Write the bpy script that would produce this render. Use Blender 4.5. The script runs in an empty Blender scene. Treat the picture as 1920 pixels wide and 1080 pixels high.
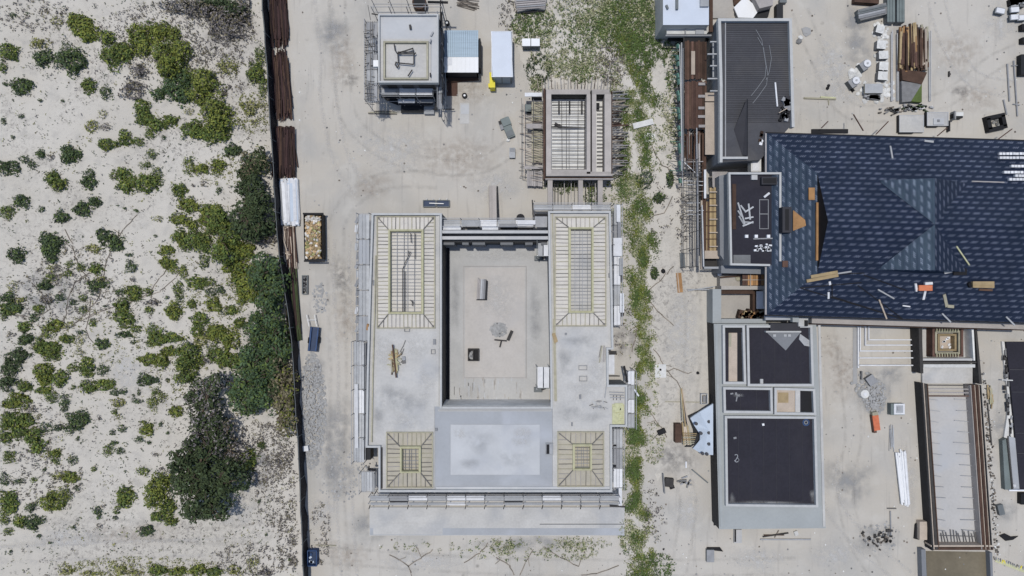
import bpy, math, random
from mathutils import Vector, Matrix, noise
R = random.Random(7)
SC = bpy.context.scene
COL = SC.collection
# ------------------------------------------------------------------ camera, sky, sun, exposure
S = 17.5          # photo pixels per metre on the ground
H = 73.1          # flying height of the camera
cd = bpy.data.cameras.new('camera'); cam = bpy.data.objects.new('camera', cd); COL.objects.link(cam)
cam.location = (0, 0, H); cam.rotation_euler = (0, 0, 0)
cd.sensor_width = 36; cd.lens = 24.0; cd.clip_start = 0.5; cd.clip_end = 3000
SC.camera = cam
W = bpy.data.worlds.new('World'); SC.world = W; W.use_nodes = True
nt = W.node_tree; bg = nt.nodes['Background']
sky = nt.nodes.new('ShaderNodeTexSky'); sky.sky_type = 'NISHITA'; sky.sun_disc = False
AZ, EL = -36, 81.5   # sun stands to the upper left (west-north-west), high
sky.sun_elevation = math.radians(EL); sky.sun_rotation = math.radians(AZ)
nt.links.new(sky.outputs[0], bg.inputs[0]); bg.inputs[1].default_value = 0.10
sd = bpy.data.lights.new('sun', 'SUN'); sun = bpy.data.objects.new('sun', sd); COL.objects.link(sun)
sd.energy = 2.3; sd.angle = math.radians(1.4); sd.color = (1, 0.965, 0.91)
d = Vector((math.sin(math.radians(AZ))*math.cos(math.radians(EL)), math.cos(math.radians(AZ))*math.cos(math.radians(EL)), math.sin(math.radians(EL))))
sun.rotation_euler = d.to_track_quat('Z', 'Y').to_euler()
vs = SC.view_settings
vs.view_transform = 'Standard'; vs.look = 'None'; vs.gamma = 1; vs.use_curve_mapping = False; vs.exposure = 0.12

# ------------------------------------------------------------------ helpers
def P(px, py, z=0.0):
    f = (H - z) / H / S
    return Vector(((px-960)*f, (540-py)*f, z))
def lin(c): return tuple(((v/255)/12.92 if v/255 <= .04045 else ((v/255+.055)/1.055)**2.4) for v in c)

MATS = {}
def mat(name, col, rough=0.8, var=0.15, scale=1.2, fine=0.1, metal=0.0, bump=0.0, streak=None, island=0.0, spec=0.3, stain=None, stain_amt=0.4, stain_scale=0.25):
    m = bpy.data.materials.new(name); m.use_nodes = True
    t = m.node_tree; n = t.nodes; L = t.links; b = n['Principled BSDF']
    geo = n.new('ShaderNodeNewGeometry'); src = geo.outputs['Position']
    mp = n.new('ShaderNodeMapping'); L.new(src, mp.inputs[0])
    if streak: mp.inputs['Scale'].default_value = streak
    n1 = n.new('ShaderNodeTexNoise'); n1.inputs['Scale'].default_value = scale; n1.inputs['Detail'].default_value = 6; L.new(mp.outputs[0], n1.inputs[0])
    n2 = n.new('ShaderNodeTexNoise'); n2.inputs['Scale'].default_value = scale*9; n2.inputs['Detail'].default_value = 3; L.new(mp.outputs[0], n2.inputs[0])
    def math_(op, a, b_):
        q = n.new('ShaderNodeMath'); q.operation = op
        for i, v in enumerate((a, b_)):
            if isinstance(v, (int, float)): q.inputs[i].default_value = v
            else: L.new(v, q.inputs[i])
        return q.outputs[0]
    v1 = math_('MULTIPLY', math_('SUBTRACT', n1.outputs[0], 0.5), var*4)
    v2 = math_('MULTIPLY', math_('SUBTRACT', n2.outputs[0], 0.5), fine*4)
    v = math_('ADD', math_('ADD', v1, v2), 1.0)
    if island:
        v = math_('MULTIPLY', v, math_('ADD', math_('MULTIPLY', geo.outputs['Random Per Island'], island*2), 1-island))
    v = math_('MAXIMUM', v, 0.15)
    cc = n.new('ShaderNodeVectorMath'); cc.operation = 'SCALE'; cc.inputs[0].default_value = col; L.new(v, cc.inputs['Scale'])
    out = cc.outputs[0]
    if stain:
        ns = n.new('ShaderNodeTexNoise'); ns.inputs['Scale'].default_value = stain_scale; ns.inputs['Detail'].default_value = 5; ns.inputs['Distortion'].default_value = 0.6; L.new(src, ns.inputs[0])
        rp = n.new('ShaderNodeMapRange'); rp.inputs[1].default_value = 0.5; rp.inputs[2].default_value = 0.72; L.new(ns.outputs[0], rp.inputs[0])
        mx = n.new('ShaderNodeMix'); mx.data_type = 'RGBA'; L.new(math_('MULTIPLY', rp.outputs[0], stain_amt), mx.inputs[0]); L.new(out, mx.inputs[6]); mx.inputs[7].default_value = (*stain, 1); out = mx.outputs[2]
    L.new(out, b.inputs['Base Color'])
    b.inputs['Roughness'].default_value = rough; b.inputs['Metallic'].default_value = metal; b.inputs['Specular IOR Level'].default_value = spec
    if bump:
        bp = n.new('ShaderNodeBump'); bp.inputs['Strength'].default_value = bump; bp.inputs['Distance'].default_value = 0.05; L.new(n2.outputs[0], bp.inputs['Height']); L.new(bp.outputs[0], b.inputs['Normal'])
    MATS[name] = m
    return m

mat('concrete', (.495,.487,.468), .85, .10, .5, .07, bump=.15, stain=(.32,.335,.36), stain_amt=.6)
mat('concrete_blue', (.355,.37,.39), .8, .07, .35, .03, stain=(.46,.48,.52), stain_amt=.6)
mat('concrete_pale', (.49,.50,.51), .8, .08, .4, .03, stain=(.36,.38,.42), stain_amt=.5)
mat('parapet', (.46,.465,.46), .85, .08, 2, .08)
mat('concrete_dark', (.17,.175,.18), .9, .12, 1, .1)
mat('concrete_warm', (.40,.375,.34), .9, .1, .6, .06, stain=(.30,.31,.31))
mat('grey_render', (.20,.21,.225), .85, .08, .6, .05)
mat('court_sand', (.49,.465,.435), .95, .06, .5, .05, stain=(.44,.43,.42), stain_amt=.6)
mat('court_slab', (.455,.45,.435), .9, .07, .5, .05, stain=(.36,.36,.35), stain_amt=.6)
mat('dull_ply', (.43,.40,.33), .85, .1, 1.5, .08)
mat('pool_white', (.47,.46,.445), .85, .06, .4, .04, stain=(.42,.44,.47), stain_amt=.6)
mat('cream', (.60,.575,.53), .85, .08, 1.5, .08)
mat('green_grey', (.34,.36,.36), .85, .06, .5, .04)
mat('tanking', (.020,.021,.024), .7, .2, .6, .1)  # bitumen black, also used to paint in shade and shadow gaps
mat('membrane', (.024,.023,.032), .85, .1, .5, .14, stain=(.036,.034,.042), stain_amt=.5, stain_scale=.35)
mat('slate_deck', (.058,.060,.070), .65, .14, .5, .10, stain=(.10,.095,.09), stain_amt=.5, stain_scale=.3)
mat('slate_shade', (.035,.035,.042), .7, .12, 1, .1)  # darker slate for ribs, seams and small parts
mat('timber', (.33,.25,.14), .85, .2, 1.5, .15, island=.3)
mat('timber_yellow', (.40,.385,.25), .85, .15, 2, .12, island=.15)
mat('timber_olive', (.34,.32,.24), .85, .15, 2, .12, island=.15)
mat('timber_dark', (.075,.045,.032), .9, .25, 1.2, .2, island=.45)
mat('timber_red', (.095,.055,.042), .9, .25, 1.0, .2, island=.5)
mat('timber_orange', (.34,.19,.085), .85, .2, 1.2, .12, island=.3)
mat('timber_pale', (.45,.38,.31), .85, .12, 1.2, .1, island=.25)
mat('timber_grey', (.34,.32,.31), .9, .12, 1.2, .12, island=.25)
mat('ply_pinkish', (.37,.34,.315), .9, .12, .8, .08, island=.15)
mat('rust', (.040,.022,.021), .85, .3, 2.5, .25, island=.6, streak=(6,.6,1))
mat('rebar', (.12,.115,.11), .8, .2, 3, .1, island=.3)
mat('rebar_dark', (.045,.042,.04), .8, .2, 3, .1, island=.3)
mat('steel', (.40,.41,.42), .45, .12, 2, .08, metal=.3, island=.2)
mat('board_white', (.66,.67,.69), .75, .1, 2, .1, island=.15)
mat('board_grey', (.37,.38,.39), .85, .12, 1.5, .12, island=.3)
mat('board_mid', (.27,.275,.285), .85, .12, 1.5, .12, island=.3)
mat('white_paint', (.78,.79,.80), .5, .03, 1, .02)
mat('container_roof', (.55,.60,.68), .45, .04, .8, .02)
mat('metal_blue', (.22,.29,.36), .45, .12, .8, .06, metal=.2, streak=(.4,6,1))
mat('metal_grey', (.14,.155,.16), .6, .15, 1, .08)
mat('metal_sage', (.16,.19,.185), .6, .15, 1, .08)
mat('black', (.010,.010,.012), .7, .2, 2, .1)
mat('fabric_black', (.014,.014,.018), .8, .25, 1.5, .15)
mat('yellow', (.72,.62,.05), .6, .08, 2, .05)
mat('yellow_pale', (.50,.50,.31), .8, .15, 3, .15)
mat('red_brick', (.55,.16,.08), .85, .15, 3, .1, island=.2)
mat('orange', (.60,.20,.10), .8, .1, 3, .1)
mat('navy', (.03,.05,.10), .6, .2, 2, .1)
mat('blue', (.03,.07,.17), .6, .2, 2, .1)
mat('tarp', (.50,.57,.66), .6, .06, .8, .03)
mat('green_mesh', (.12,.24,.20), .8, .15, 2, .15)
mat('stone_white', (.62,.62,.60), .85, .12, 2, .12, island=.2)
mat('gravel_grey', (.34,.34,.335), .95, .08, 2, .08, island=.16)
mat('gravel_dark', (.19,.19,.19), .95, .2, 2, .2, island=.45)
mat('mud', (.17,.145,.10), .5, .2, .35, .08, stain=(.09,.075,.05))
mat('rubbish_a', (.42,.30,.17), .9, .3, 3, .2, island=.6)
mat('rubbish_b', (.30,.29,.13), .9, .3, 3, .2, island=.5)
mat('rubbish_c', (.60,.57,.52), .9, .2, 3, .2, island=.3)
# foliage: fine darker and lighter leaves, colour of the leaves themselves varies by leaf and by patch
mat('leaf_dark', (.050,.074,.034), .75, .25, .8, .15, island=.5)
mat('leaf_green', (.084,.120,.030), .7, .25, .8, .15, island=.5)
mat('leaf_olive', (.155,.175,.032), .7, .28, .8, .15, island=.5)
mat('leaf_yellow', (.24,.235,.09), .75, .25, 1, .15, island=.5)
mat('leaf_deep', (.047,.066,.025), .8, .3, .6, .2, island=.5)
mat('leaf_teal', (.056,.092,.042), .7, .25, .8, .15, island=.5)
mat('weed_green', (.085,.130,.038), .75, .25, 1, .15, island=.45)
mat('weed_pale', (.34,.34,.20), .8, .2, 1, .15, island=.35)
mat('leaf_dead', (.16,.145,.14), .9, .3, 1, .2, island=.6)
mat('leaf_brown', (.16,.14,.085), .9, .3, 1, .2, island=.5)
mat('twig', (.18,.155,.13), .95, .2, 1, .2, island=.4)
mat('white_render', (.72,.72,.70), .85, .12, 1.2, .12, stain=(.42,.42,.41))  # white slab colour, also paints sunlight onto a court wall
mat('bark', (.10,.075,.055), .95, .2, 2, .2)

SPLIT = {'starter_bar':'starter_bar','roof_mark':'roof_mark','ledger':'ledger_bar','mesh':'mesh_piece','hip_rafter':'hip_rafter','floor_streak':'streak','fascia':'fascia_board','starter_bars':'starter_bar','rail':'rail','lattice':'lattice_bar','lower_board':'board','cross_bar':'bar','edge_strip':'strip_edge','upper_board':'board','loose_board':'board','lower_deck':'deck','link_beam':'beam','window':'window_piece','side_board':'board','wheel':'wheel','tie_bar':'bar','sleeve':'sleeve_piece','eyelet':'disc','small_fitting':'fitting','side_leaf':'leaf','dark_net':'net','netting':'net','lock_rod':'rod','shelf':'shelf_board','side_lath':'lath','waling':'waling_beam','runner_bars':'bar','trim':'trim_board','lip':'lip_board','roof_bit':'fitting'}
class MB:
    def __init__(s): s.v = []; s.f = []; s.m = []; s.uv = {}
    def poly(s, pts, m, uv=None):
        i = len(s.v); s.v += [Vector(p) for p in pts]
        if uv: s.uv[len(s.f)] = uv
        s.f.append(tuple(range(i, i+len(pts)))); s.m.append(m)
    def hexa(s, b, t, m, top=None):   # b, t: 4 corners each, CCW from above
        i = len(s.v); s.v += [Vector(p) for p in b] + [Vector(p) for p in t]
        s.f += [(i+3,i+2,i+1,i), (i+4,i+5,i+6,i+7)]; s.m += [m, top or m]
        for k in range(4):
            j = (k+1) % 4; s.f.append((i+k, i+j, i+4+j, i+4+k)); s.m.append(m)
    def box(s, x0, y0, x1, y1, z0, z1, m, top=None):     # px rect as the TOP face shows
        a = P(x0, y1, z1); c = P(x1, y0, z1)
        s.wbox(a.x, a.y, c.x, c.y, z0, z1, m, top)
    def wbox(s, x0, y0, x1, y1, z0, z1, m, top=None):
        q = [(x0,y0),(x1,y0),(x1,y1),(x0,y1)]
        s.hexa([(x,y,z0) for x,y in q], [(x,y,z1) for x,y in q], m, top)
    def rbox(s, px, py, z0, z1, lx, ly, ang, m, top=None):  # centre px at top, metres, degrees
        c = P(px, py, z1); a = math.radians(ang); u = Vector((math.cos(a), math.sin(a))); w = Vector((-u.y, u.x))
        q = [c.xy + u*sx*lx/2 + w*sy*ly/2 for sx, sy in ((-1,-1),(1,-1),(1,1),(-1,1))]
        s.hexa([(k.x,k.y,z0) for k in q], [(k.x,k.y,z1) for k in q], m, top)
    def prism(s, pts, z0, z1, m, top=None):              # px outline as the top face shows
        q = [P(x, y, z1) for x, y in pts]
        if sum(q[i].x*q[(i+1)%len(q)].y - q[(i+1)%len(q)].x*q[i].y for i in range(len(q))) < 0: q.reverse()
        n = len(q); i = len(s.v)
        s.v += [Vector((p.x,p.y,z0)) for p in q] + [Vector((p.x,p.y,z1)) for p in q]
        s.f += [tuple(range(i+n-1, i-1, -1)), tuple(range(i+n, i+2*n))]; s.m += [m, top or m]
        for k in range(n):
            j = (k+1) % n; s.f.append((i+k, i+j, i+n+j, i+n+k)); s.m.append(m)
    def bar(s, a, b, w, m, h=None):                      # bar between two world points
        a = Vector(a); b = Vector(b); h = h or w; d = (b-a)
        if d.length < 1e-6: return
        d.normalize(); up = Vector((0,0,1)) if abs(d.z) < .95 else Vector((1,0,0))
        r = d.cross(up).normalized(); u = r.cross(d)
        q = [r*sx*w/2 + u*sy*h/2 for sx, sy in ((-1,-1),(1,-1),(1,1),(-1,1))]
        i = len(s.v); s.v += [a+k for k in q] + [b+k for k in q]
        s.f += [(i,i+1,i+2,i+3), (i+7,i+6,i+5,i+4)]; s.m += [m, m]
        for k in range(4):
            j = (k+1) % 4; s.f.append((i+j, i+k, i+4+k, i+4+j)); s.m.append(m)
    def pbar(s, x0, y0, z0, x1, y1, z1, w, m, h=None): s.bar(P(x0,y0,z0), P(x1,y1,z1), w, m, h)
    def ring(s, x0, y0, x1, y1, z0, z1, w, m):           # rectangular upstand, px outer rect, width px
        s.box(x0, y0, x1, y0+w, z0, z1, m); s.box(x0, y1-w, x1, y1, z0, z1, m)
        s.box(x0, y0+w, x0+w, y1-w, z0, z1, m); s.box(x1-w, y0+w, x1, y1-w, z0, z1, m)
    def cyl(s, c, r, z0, z1, m, n=12, r2=None):
        r2 = r if r2 is None else r2
        i = len(s.v)
        for rr, z in ((r, z0), (r2, z1)):
            for k in range(n): s.v.append(Vector((c.x+rr*math.cos(2*math.pi*k/n), c.y+rr*math.sin(2*math.pi*k/n), z)))
        s.f += [tuple(range(i+n-1, i-1, -1)), tuple(range(i+n, i+2*n))]; s.m += [m, m]
        for k in range(n):
            j = (k+1) % n; s.f.append((i+k, i+j, i+n+j, i+n+k)); s.m.append(m)
    def rock(s, c, r, m, flat=.7):
        i = len(s.v); n = 6
        for lv, (rr, z) in enumerate(((.8, 0), (1, .45), (.6, .95))):
            for k in range(n):
                a = 2*math.pi*(k+.5*lv)/n; q = rr*r*R.uniform(.75, 1.2)
                s.v.append(Vector((c.x+q*math.cos(a), c.y+q*math.sin(a), c.z + z*r*flat*R.uniform(.85, 1.1))))
        for lv in range(2):
            for k in range(n):
                j = (k+1) % n; s.f.append((i+lv*n+k, i+lv*n+j, i+lv*n+n+j, i+lv*n+n+k)); s.m.append(m)
        s.f.append(tuple(range(i+2*n, i+3*n))); s.m.append(m)
    def islands(s):
        par = list(range(len(s.v)))
        def fd(a):
            while par[a] != a: par[a] = par[par[a]]; a = par[a]
            return a
        for f in s.f:
            for a in f[1:]: par[fd(a)] = fd(f[0])
        out = {}
        for i, f in enumerate(s.f):
            k = fd(f[0]); m = out.setdefault(k, MB()); base = len(m.v); m.v += [s.v[a] for a in f]; m.f.append(tuple(range(base, base+len(f)))); m.m.append(s.m[i])
        return list(out.values())
    def build(s, name, parent=None, origin=None, raw=False):
        if parent is not None and name in SPLIT and not raw:
            o = None
            for k in s.islands(): o = k.build(SPLIT[name], parent, raw=True)
            return o
        me = bpy.data.meshes.new(name)
        if parent is not None: o0 = Vector(parent['_o'])
        elif origin is not None: o0 = Vector(origin)
        else:
            xs = [v.x for v in s.v]; ys = [v.y for v in s.v]; zs = [v.z for v in s.v]
            o0 = Vector(((min(xs)+max(xs))/2, (min(ys)+max(ys))/2, min(zs)))
        me.from_pydata([v-o0 for v in s.v], [], s.f)
        ms = list(dict.fromkeys(s.m)); ix = {k: i for i, k in enumerate(ms)}
        for k in ms: me.materials.append(MATS[k])
        me.polygons.foreach_set('material_index', [ix[k] for k in s.m])
        if s.uv:
            l = me.uv_layers.new(name='UVMap')
            for fi, uv in s.uv.items():
                p = me.polygons[fi]
                for li, c in zip(p.loop_indices, uv): l.data[li].uv = c
        me.update()
        o = bpy.data.objects.new(name, me); COL.objects.link(o)
        if parent is not None:
            o.parent = parent
            if '_off' in parent.keys(): pass
            o['_o'] = list(o0)
        else: o.location = o0; o['_o'] = list(o0)
        return o
def tag(o, label, cat, group=None):
    assert 4 <= len(label.split()) <= 16, label
    o['label'] = label; o['category'] = cat
    if group: o['group'] = group
    return o
def struct(o, kind='structure'): o['kind'] = kind; return o
def thing(name, label, cat, px, py, z=0, group=None):
    o = bpy.data.objects.new(name, None); COL.objects.link(o); o.location = P(px, py, z); o['_o'] = list(o.location)
    o.empty_display_size = .5
    return tag(o, label, cat, group)
def solo(mb, name, label, cat, group=None): return tag(mb.build(name), label, cat, group)

# ------------------------------------------------------------------ ground
def ground_mat(name, kind):
    m = bpy.data.materials.new(name); m.use_nodes = True; t = m.node_tree; n = t.nodes; L = t.links; b = n['Principled BSDF']
    b.inputs['Roughness'].default_value = .95; b.inputs['Specular IOR Level'].default_value = .1
    g = n.new('ShaderNodeNewGeometry')
    def N(scale, det=6, dist=0, st=None, rough=.55):
        mp = n.new('ShaderNodeMapping'); L.new(g.outputs['Position'], mp.inputs[0])
        if st: mp.inputs['Scale'].default_value = st
        q = n.new('ShaderNodeTexNoise'); q.inputs['Scale'].default_value = scale; q.inputs['Detail'].default_value = det; q.inputs['Distortion'].default_value = dist; q.inputs['Roughness'].default_value = rough
        L.new(mp.outputs[0], q.inputs[0]); return q.outputs[0]
    def MR(v, a, b_, lo=0, hi=1):
        q = n.new('ShaderNodeMapRange'); L.new(v, q.inputs[0])
        for i, k in enumerate((a, b_, lo, hi)): q.inputs[i+1].default_value = k
        return q.outputs[0]
    def MX(f, a, c):
        q = n.new('ShaderNodeMix'); q.data_type = 'RGBA'
        if isinstance(f, float): q.inputs[0].default_value = f
        else: L.new(f, q.inputs[0])
        for i, k in ((6, a), (7, c)):
            if isinstance(k, tuple): q.inputs[i].default_value = (*k, 1)
            else: L.new(k, q.inputs[i])
        return q.outputs[2]
    def MUL(a, b_):
        q = n.new('ShaderNodeMath'); q.operation = 'MULTIPLY'; L.new(a, q.inputs[0])
        if isinstance(b_, (int, float)): q.inputs[1].default_value = b_
        else: L.new(b_, q.inputs[1])
        return q.outputs[0]
    if kind == 'site':
        c = MX(MR(N(.06, 5, .4), .4, .62), (.51,.482,.435), (.478,.445,.39))
        c = MX(MR(N(.11, 6, .8), .48, .66, 0, .8), c, (.415,.402,.375))
        c = MX(MR(N(.5, 8, .5), .52, .72, 0, .45), c, (.565,.545,.50))
        c = MX(MR(N(.9, 7, .2, (2.4,.22,1)), .56, .7, 0, .28), c, (.27,.255,.235))
        c = MX(MR(N(3.2, 8, .3, None, .75), .6, .72, 0, .4), c, (.29,.27,.245))
        w = n.new('ShaderNodeTexVoronoi'); w.inputs['Scale'].default_value = .42; L.new(g.outputs['Position'], w.inputs[0])
        c = MX(MUL(MR(w.outputs['Distance'], .03, .12, 1, 0), MR(N(.3), .5, .6)), c, (.24,.225,.2))
    else:
        c = MX(MR(N(.08, 5, .3), .4, .62), (.565,.535,.48), (.515,.485,.43))
        c = MX(MR(N(.7, 8, .4), .52, .7, 0, .5), c, (.36,.345,.32))
        c = MX(MR(N(2.6, 8, .2, None, .8), .58, .68, 0, .55), c, (.19,.18,.165))
        c = MX(MUL(MR(N(.09, 4, .5), .5, .62), MR(N(2.2, 8, .6, None, .8), .5, .62, 0, .8)), c, (.20,.185,.17))
    L.new(c, b.inputs['Base Color'])
    bp = n.new('ShaderNodeBump'); bp.inputs['Strength'].default_value = .5; bp.inputs['Distance'].default_value = .12
    L.new(N(1.3, 9, .3, None, .7), bp.inputs['Height']); L.new(bp.outputs[0], b.inputs['Normal'])
    MATS[name] = m
ground_mat('sand_site', 'site'); ground_mat('sand_scrub', 'scrub')
g = MB(); g.poly([(-1500,-1500,0),(1500,-1500,0),(1500,1500,0),(-1500,1500,0)], 'sand_site'); struct(g.build('ground'))
FENCE = [(490,-60),(490,0),(498,100),(504,200),(509,280),(513,350),(517,420),(523,480),(531,530),(539,590),(546,640),(550,700),(553,760),(557,820),(560,880),(562,940),(565,1000),(568,1080),(570,1140)]
def fence_x(py):
    for (a, b), (c, d_) in zip(FENCE, FENCE[1:]):
        if b <= py <= d_: return a + (c-a)*(py-b)/(d_-b)
    return FENCE[0][0] if py < 0 else FENCE[-1][0]
g = MB(); pts = [(-900,-60)] + FENCE + [(-900,1140)]
g.poly([P(x+(8 if x > -100 else 0), y, .004) for x, y in reversed(pts)], 'sand_scrub')
struct(g.build('scrubland_sand'))
def blobsheet(name, pts, m, z=.008, jit=6):
    q = []
    for i in range(len(pts)):
        a = Vector(pts[i]); b = Vector(pts[(i+1) % len(pts)]); n = max(2, int((b-a).length/14))
        for k in range(n):
            p = a.lerp(b, k/n); q.append((p.x+R.uniform(-jit, jit), p.y+R.uniform(-jit, jit)))
    g = MB(); q = [P(x, y, z) for x, y in q]
    if sum(q[i].x*q[(i+1)%len(q)].y - q[(i+1)%len(q)].x*q[i].y for i in range(len(q))) < 0: q.reverse()
    g.poly(q, m); return struct(g.build(name))
blobsheet('path_of_pale_sand', [(1222,440),(1318,440),(1330,560),(1336,740),(1300,760),(1262,800),(1235,900),(1222,700),(1212,560)], 'sand_scrub', .006, 8)
blobsheet('path_of_pale_sand', [(1196,10),(1262,60),(1268,330),(1290,440),(1222,440),(1196,330),(1190,150)], 'sand_scrub', .010, 8)
blobsheet('path_of_pale_sand', [(960,20),(1165,0),(1200,0),(1195,330),(1170,400),(1175,160),(1010,160),(975,100)], 'sand_scrub', .014, 8)


def soft_mat(name, col, amt, scale=1.5, lo=.35, hi=.65, stretch=None):
    m = bpy.data.materials.new(name); m.use_nodes = True; t = m.node_tree; n = t.nodes; L = t.links; b = n['Principled BSDF']
    b.inputs['Base Color'].default_value = (*col, 1); b.inputs['Roughness'].default_value = .95; b.inputs['Specular IOR Level'].default_value = .1
    uv = n.new('ShaderNodeUVMap'); uv.uv_map = 'UVMap'; sp = n.new('ShaderNodeSeparateXYZ'); L.new(uv.outputs[0], sp.inputs[0])
    g_ = n.new('ShaderNodeNewGeometry'); q = n.new('ShaderNodeTexNoise'); q.inputs['Scale'].default_value = scale; q.inputs['Detail'].default_value = 5; q.inputs['Roughness'].default_value = .55; L.new(g_.outputs['Position'], q.inputs[0])
    r1 = n.new('ShaderNodeMapRange'); L.new(q.outputs[0], r1.inputs[0]); r1.inputs[1].default_value = lo; r1.inputs[2].default_value = hi
    r2 = n.new('ShaderNodeMapRange'); r2.interpolation_type = 'SMOOTHSTEP'; L.new(sp.outputs[0], r2.inputs[0]); r2.inputs[3].default_value = 0; r2.inputs[4].default_value = amt
    mu = n.new('ShaderNodeMath'); mu.operation = 'MULTIPLY'; L.new(r1.outputs[0], mu.inputs[0]); L.new(r2.outputs[0], mu.inputs[1]); L.new(mu.outputs[0], b.inputs['Alpha'])
    MATS[name] = m
soft_mat('soft_grey', (.33,.335,.34), .75, .7); soft_mat('soft_pale', (.60,.59,.57), .8); soft_mat('soft_warm', (.44,.38,.32), .45); soft_mat('soft_dark', (.25,.24,.23), .6); soft_mat('soft_track', (.39,.37,.34), .2, 1.2); soft_mat('soft_track_pale', (.60,.58,.55), .45, 2.5); soft_mat('soft_brown', (.25,.2,.15), .7, 2.5)
soft_mat('soft_slab', (.36,.365,.37), .5, .6)
SZ = [.016]
def stain(px, py, rx, ry, m, z=None, parent=None, name='ground_stain', n=22):
    zz = (SZ[0] if z is None else z); SZ[0] += .0006
    mb = MB(); c = P(px, py, zz); ph = R.uniform(0, 50)
    q = []
    for k in range(n):
        a = 2*math.pi*k/n; w = 1+.45*noise.noise(Vector((math.cos(a)*1.2+ph, math.sin(a)*1.2, ph))); q.append(P(px+rx*w*math.cos(a), py-ry*w*math.sin(a), zz))
    for k in range(n): mb.poly([c, q[k], q[(k+1)%n]], m, [(1,0),(0,0),(0,0)])
    o = mb.build(name, parent)
    if parent is None: struct(o)
    return o
def track(pts, w, m):
    zz = SZ[0]; SZ[0] += .0006; mb = MB(); q = []
    for i in range(len(pts)-1):
        for k in range(6):
            t_ = k/6; p0 = Vector(pts[max(0,i-1)]); p1 = Vector(pts[i]); p2 = Vector(pts[i+1]); p3 = Vector(pts[min(len(pts)-1,i+2)])
            v = .5*((2*p1)+(p2-p0)*t_+(2*p0-5*p1+4*p2-p3)*t_*t_+(3*p1-p0-3*p2+p3)*t_**3); q.append(P(v.x, v.y, zz))
    for off in (-.85, .85):
        for a, b, c in zip(q, q[1:], q[2:]):
            d1 = (b-a).normalized(); d2 = (c-b).normalized(); n1 = Vector((-d1.y,d1.x,0)); n2 = Vector((-d2.y,d2.x,0))
            A, B = a+n1*off, b+n2*off
            mb.poly([A-n1*w, A, B, B-n2*w][::-1], m, [(0,0),(1,0),(1,0),(0,0)]); mb.poly([A, A+n1*w, B+n2*w, B][::-1], m, [(1,0),(0,0),(0,0),(1,0)])
    struct(mb.build('tyre_track'))
for a in [(625,820,60,110,'soft_grey'),(640,900,55,45,'soft_grey'),(700,985,60,40,'soft_grey'),(880,160,60,60,'soft_warm'),(860,290,110,60,'soft_warm'),(640,110,40,90,'soft_warm'),(740,280,90,60,'soft_pale'),(700,350,60,40,'soft_warm'),(620,60,40,60,'soft_grey'),
          (640,520,30,60,'soft_dark'),(650,600,40,70,'soft_warm'),(660,150,30,14,'soft_dark'),(1170,640,40,50,'soft_dark'),(1280,620,50,120,'soft_pale'),(1260,860,60,40,'soft_dark'),(1290,960,40,60,'soft_pale'),(1560,120,50,80,'soft_pale'),(1590,170,60,40,'soft_pale'),(1790,100,60,60,'soft_warm'),
          (1830,180,60,40,'soft_warm'),(1800,170,30,14,'soft_dark'),(1610,90,40,50,'soft_grey'),(1640,740,40,60,'soft_grey'),(1670,700,40,26,'soft_grey'),(1580,700,40,80,'soft_warm'),(1590,900,70,60,'soft_grey'),(1640,1010,60,40,'soft_grey'),(1880,800,26,60,'soft_grey'),(1885,960,30,26,'soft_grey'),
          (1570,1040,60,40,'soft_pale'),(1420,1050,90,30,'soft_pale'),(800,1050,120,26,'soft_pale'),(650,1040,60,40,'soft_warm'),(930,350,60,40,'soft_pale'),(1000,1020,150,18,'soft_grey'),(1560,650,26,50,'soft_warm'),(1700,900,26,80,'soft_pale'),(1880,40,60,50,'soft_pale'),(1600,40,30,40,'soft_grey'),
          (600,960,50,40,'soft_pale'),(590,700,30,50,'soft_grey'),(450,960,70,40,'soft_pale'),(120,1010,120,30,'soft_pale'),(250,1000,120,26,'soft_warm'),(240,700,60,60,'soft_pale'),(430,60,80,60,'soft_dark'),(90,560,100,60,'soft_grey'),(480,880,60,60,'soft_grey')]: stain(*a)
for pts, w, m in [([(1650,1085),(1600,1000),(1585,900),(1600,820),(1590,700),(1580,620)],.3,'soft_track'),([(1700,1085),(1620,1020),(1560,940),(1555,820)],.3,'soft_track_pale'),([(605,-5),(612,60),(618,110),(616,180),(640,300),(690,370)],.35,'soft_track_pale'),([(632,-5),(634,60),(640,120),(660,230),(760,300),(900,310),(985,250)],.3,'soft_track'),
                  ([(640,1085),(630,900),(635,700),(630,500),(640,400),(720,340),(860,340)],.35,'soft_track'),([(655,1085),(645,900),(650,700),(640,520),(645,430)],.3,'soft_track_pale'),([(600,1040),(900,1060),(1200,1065),(1600,1060)],.3,'soft_track'),([(0,1010),(200,990),(400,1005),(560,985)],.35,'soft_track'),([(0,1040),(250,1030),(560,1020)],.3,'soft_track_pale'),
                  ([(1500,20),(1540,120),(1600,210),(1760,190),(1860,120),(1925,90)],.3,'soft_track'),([(1755,0),(1780,80),(1830,150),(1925,170)],.3,'soft_track_pale'),([(1270,1085),(1290,950),(1280,860),(1300,640),(1290,450)],.3,'soft_track')]: track(pts, w, m)
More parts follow.
